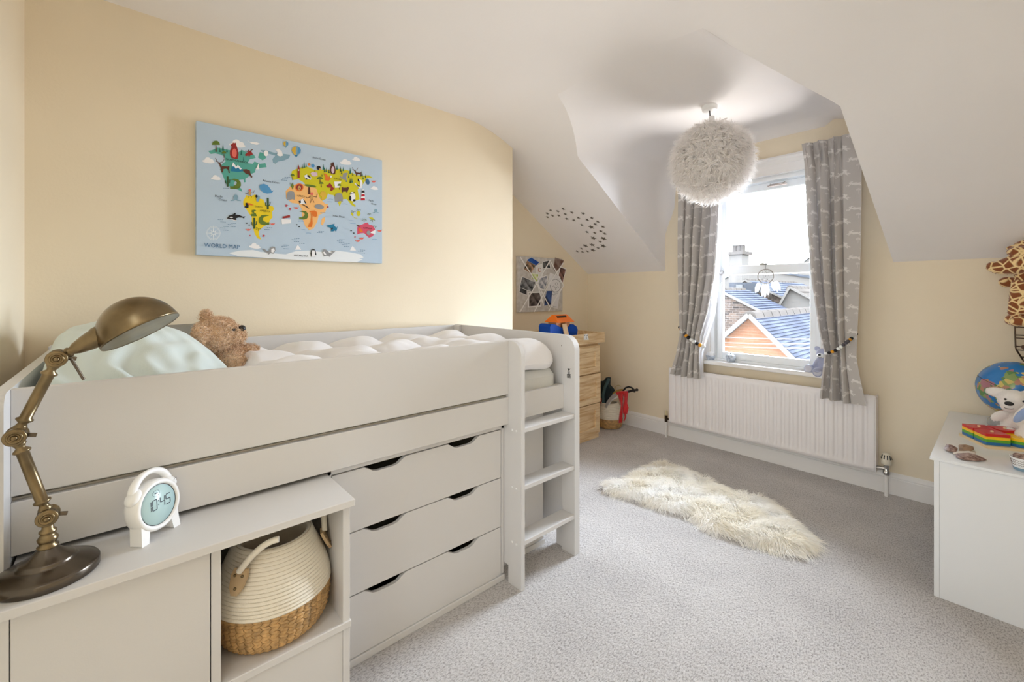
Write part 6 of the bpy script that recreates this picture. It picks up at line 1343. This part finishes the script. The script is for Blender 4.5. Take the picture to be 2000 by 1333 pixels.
def photo(label, pts, border, c1, c2, sc=14, lay=0, inset=0.86):
    pr = mphoto(c1, c2, sc); PH.append(pr); x = 0.0012+0.0011*lay
    p = [q_(*a)+np.array((x, 0, 0)) for a in pts]; c = sum(p)/len(p); nn = len(p)
    v = p+[a+np.array((0.0008, 0, 0)) for a in p]
    t = thing('photo_print', label, 'photograph', tuple(c))
    MB().add(v, [tuple(range(nn)), tuple(range(2*nn-1, nn-1, -1))]+[(i, (i+1) % nn, nn+(i+1) % nn, nn+i) for i in range(nn)]).build('card', border, t)
    MB().flat([c+(a-c)*inset+np.array((0.0011, 0, 0)) for a in p]).build('picture', pr, t)
    return t
PW = mat('photo_paper', (236, 234, 232), 0.4)
photo('colourful group photograph with deep blue sky at top of the memo board', [(230, 370), (300, 180), (390, 135), (545, 240), (470, 300), (370, 470)], PW, (28, 44, 40), (190, 150, 120), 25, 0, 0.97)
photo('deep blue strip photograph along top edge of the memo board', [(285, 190), (380, 135), (545, 235), (480, 300)], PW, (28, 62, 140), (40, 90, 170), 10, 1, 0.97)
photo('small black portrait print near the top ribbon of the memo board', [(605, 220), (740, 185), (770, 350), (610, 365)], PW, (20, 20, 22), (110, 110, 112), 20, 2)
photo('brown sepia card at top right corner of the memo board', [(860, 135), (1040, 190), (970, 370), (850, 420), (820, 330)], mat('sepia_card', (150, 130, 120), 0.6), (150, 130, 122), (96, 66, 56), 12, 0)
photo('dark portrait print hanging over right edge of the memo board', [(965, 310), (1085, 360), (1010, 660), (900, 580)], PW, (38, 26, 28), (150, 110, 100), 20, 1)
photo('white card with a small amber ring drawn near the top', [(480, 300), (600, 260), (620, 520), (480, 560)], PW, (232, 230, 228), (222, 220, 216), 6, 1)
photo('lime green and white snapshot at the centre of the memo board', [(380, 440), (530, 470), (500, 640), (380, 560)], PW, (240, 238, 220), (170, 190, 50), 20, 3)
photo('black and white scan print tilted at left of the memo board', [(190, 510), (470, 630), (400, 830), (140, 740)], PW, (34, 34, 38), (150, 150, 152), 22, 2, 0.93)
photo('black print with white border slipped under the tilted scan', [(130, 830), (170, 700), (300, 790), (300, 900)], PW, (30, 30, 32), (70, 70, 74), 12, 1)
photo('square white bordered black photograph at bottom left of the memo board', [(315, 825), (590, 820), (575, 1120), (310, 1140)], PW, (30, 26, 28), (120, 108, 104), 18, 4, 0.84)
photo('grey silver snapshot in the middle of the memo board', [(520, 560), (700, 480), (720, 620), (640, 800), (530, 760)], PW, (96, 104, 120), (214, 212, 214), 22, 2)
photo('blue dusk landmark photograph low on the memo board', [(690, 800), (800, 800), (780, 1080), (640, 1110), (640, 1020)], PW, (84, 112, 176), (24, 24, 34), 9, 2, 0.97)
dr = photo('white card with a childs smiling face drawing on the memo board', [(750, 440), (960, 520), (975, 700), (905, 1165), (770, 1125), (800, 790), (690, 800)], PW, (232, 230, 230), (226, 224, 226), 4, 3, 0.98)
m = MB(); dl = lambda a, b_: q_(a, b_)+np.array((0.0062, 0, 0))
m.tube([dl(860+105*math.cos(t), 700+125*math.sin(t)) for t in np.linspace(-2.2, 3.3, 26)], 0.0016, 5)
for cxx, cyy, r in ((880, 665, 25), (905, 735, 18), (868, 770, 10)): m.tube([dl(cxx+r*math.cos(t), cyy+r*math.sin(t)) for t in np.linspace(0, 2*PI, 12, endpoint=False)], 0.0014, 5, closed=True)
m.tube([dl(800, 720), dl(830, 700), dl(860, 745)], 0.0014, 5).tube([dl(800, 870), dl(830, 895), dl(858, 875)], 0.0016, 5).tube([dl(770, 800), dl(850, 850), dl(950, 850)], 0.0014, 5).tube([dl(820, 1115), dl(850, 1130), dl(880, 1125)], 0.0026, 5)
m.build('ink_drawing', M_black, dr, kind='stuff')
m = MB(); m.tube([q_(545+25*math.cos(t), 385+40*math.sin(t))+np.array((0.0045, 0, 0)) for t in np.linspace(0.6, 5.6, 16)], 0.0028, 6)
tag(m.build('amber_ring', mat('amber_ink', (170, 92, 50), 0.6), base=q_(545, 385)), 'small amber curl stuck on the white card of the memo board', 'sticker')
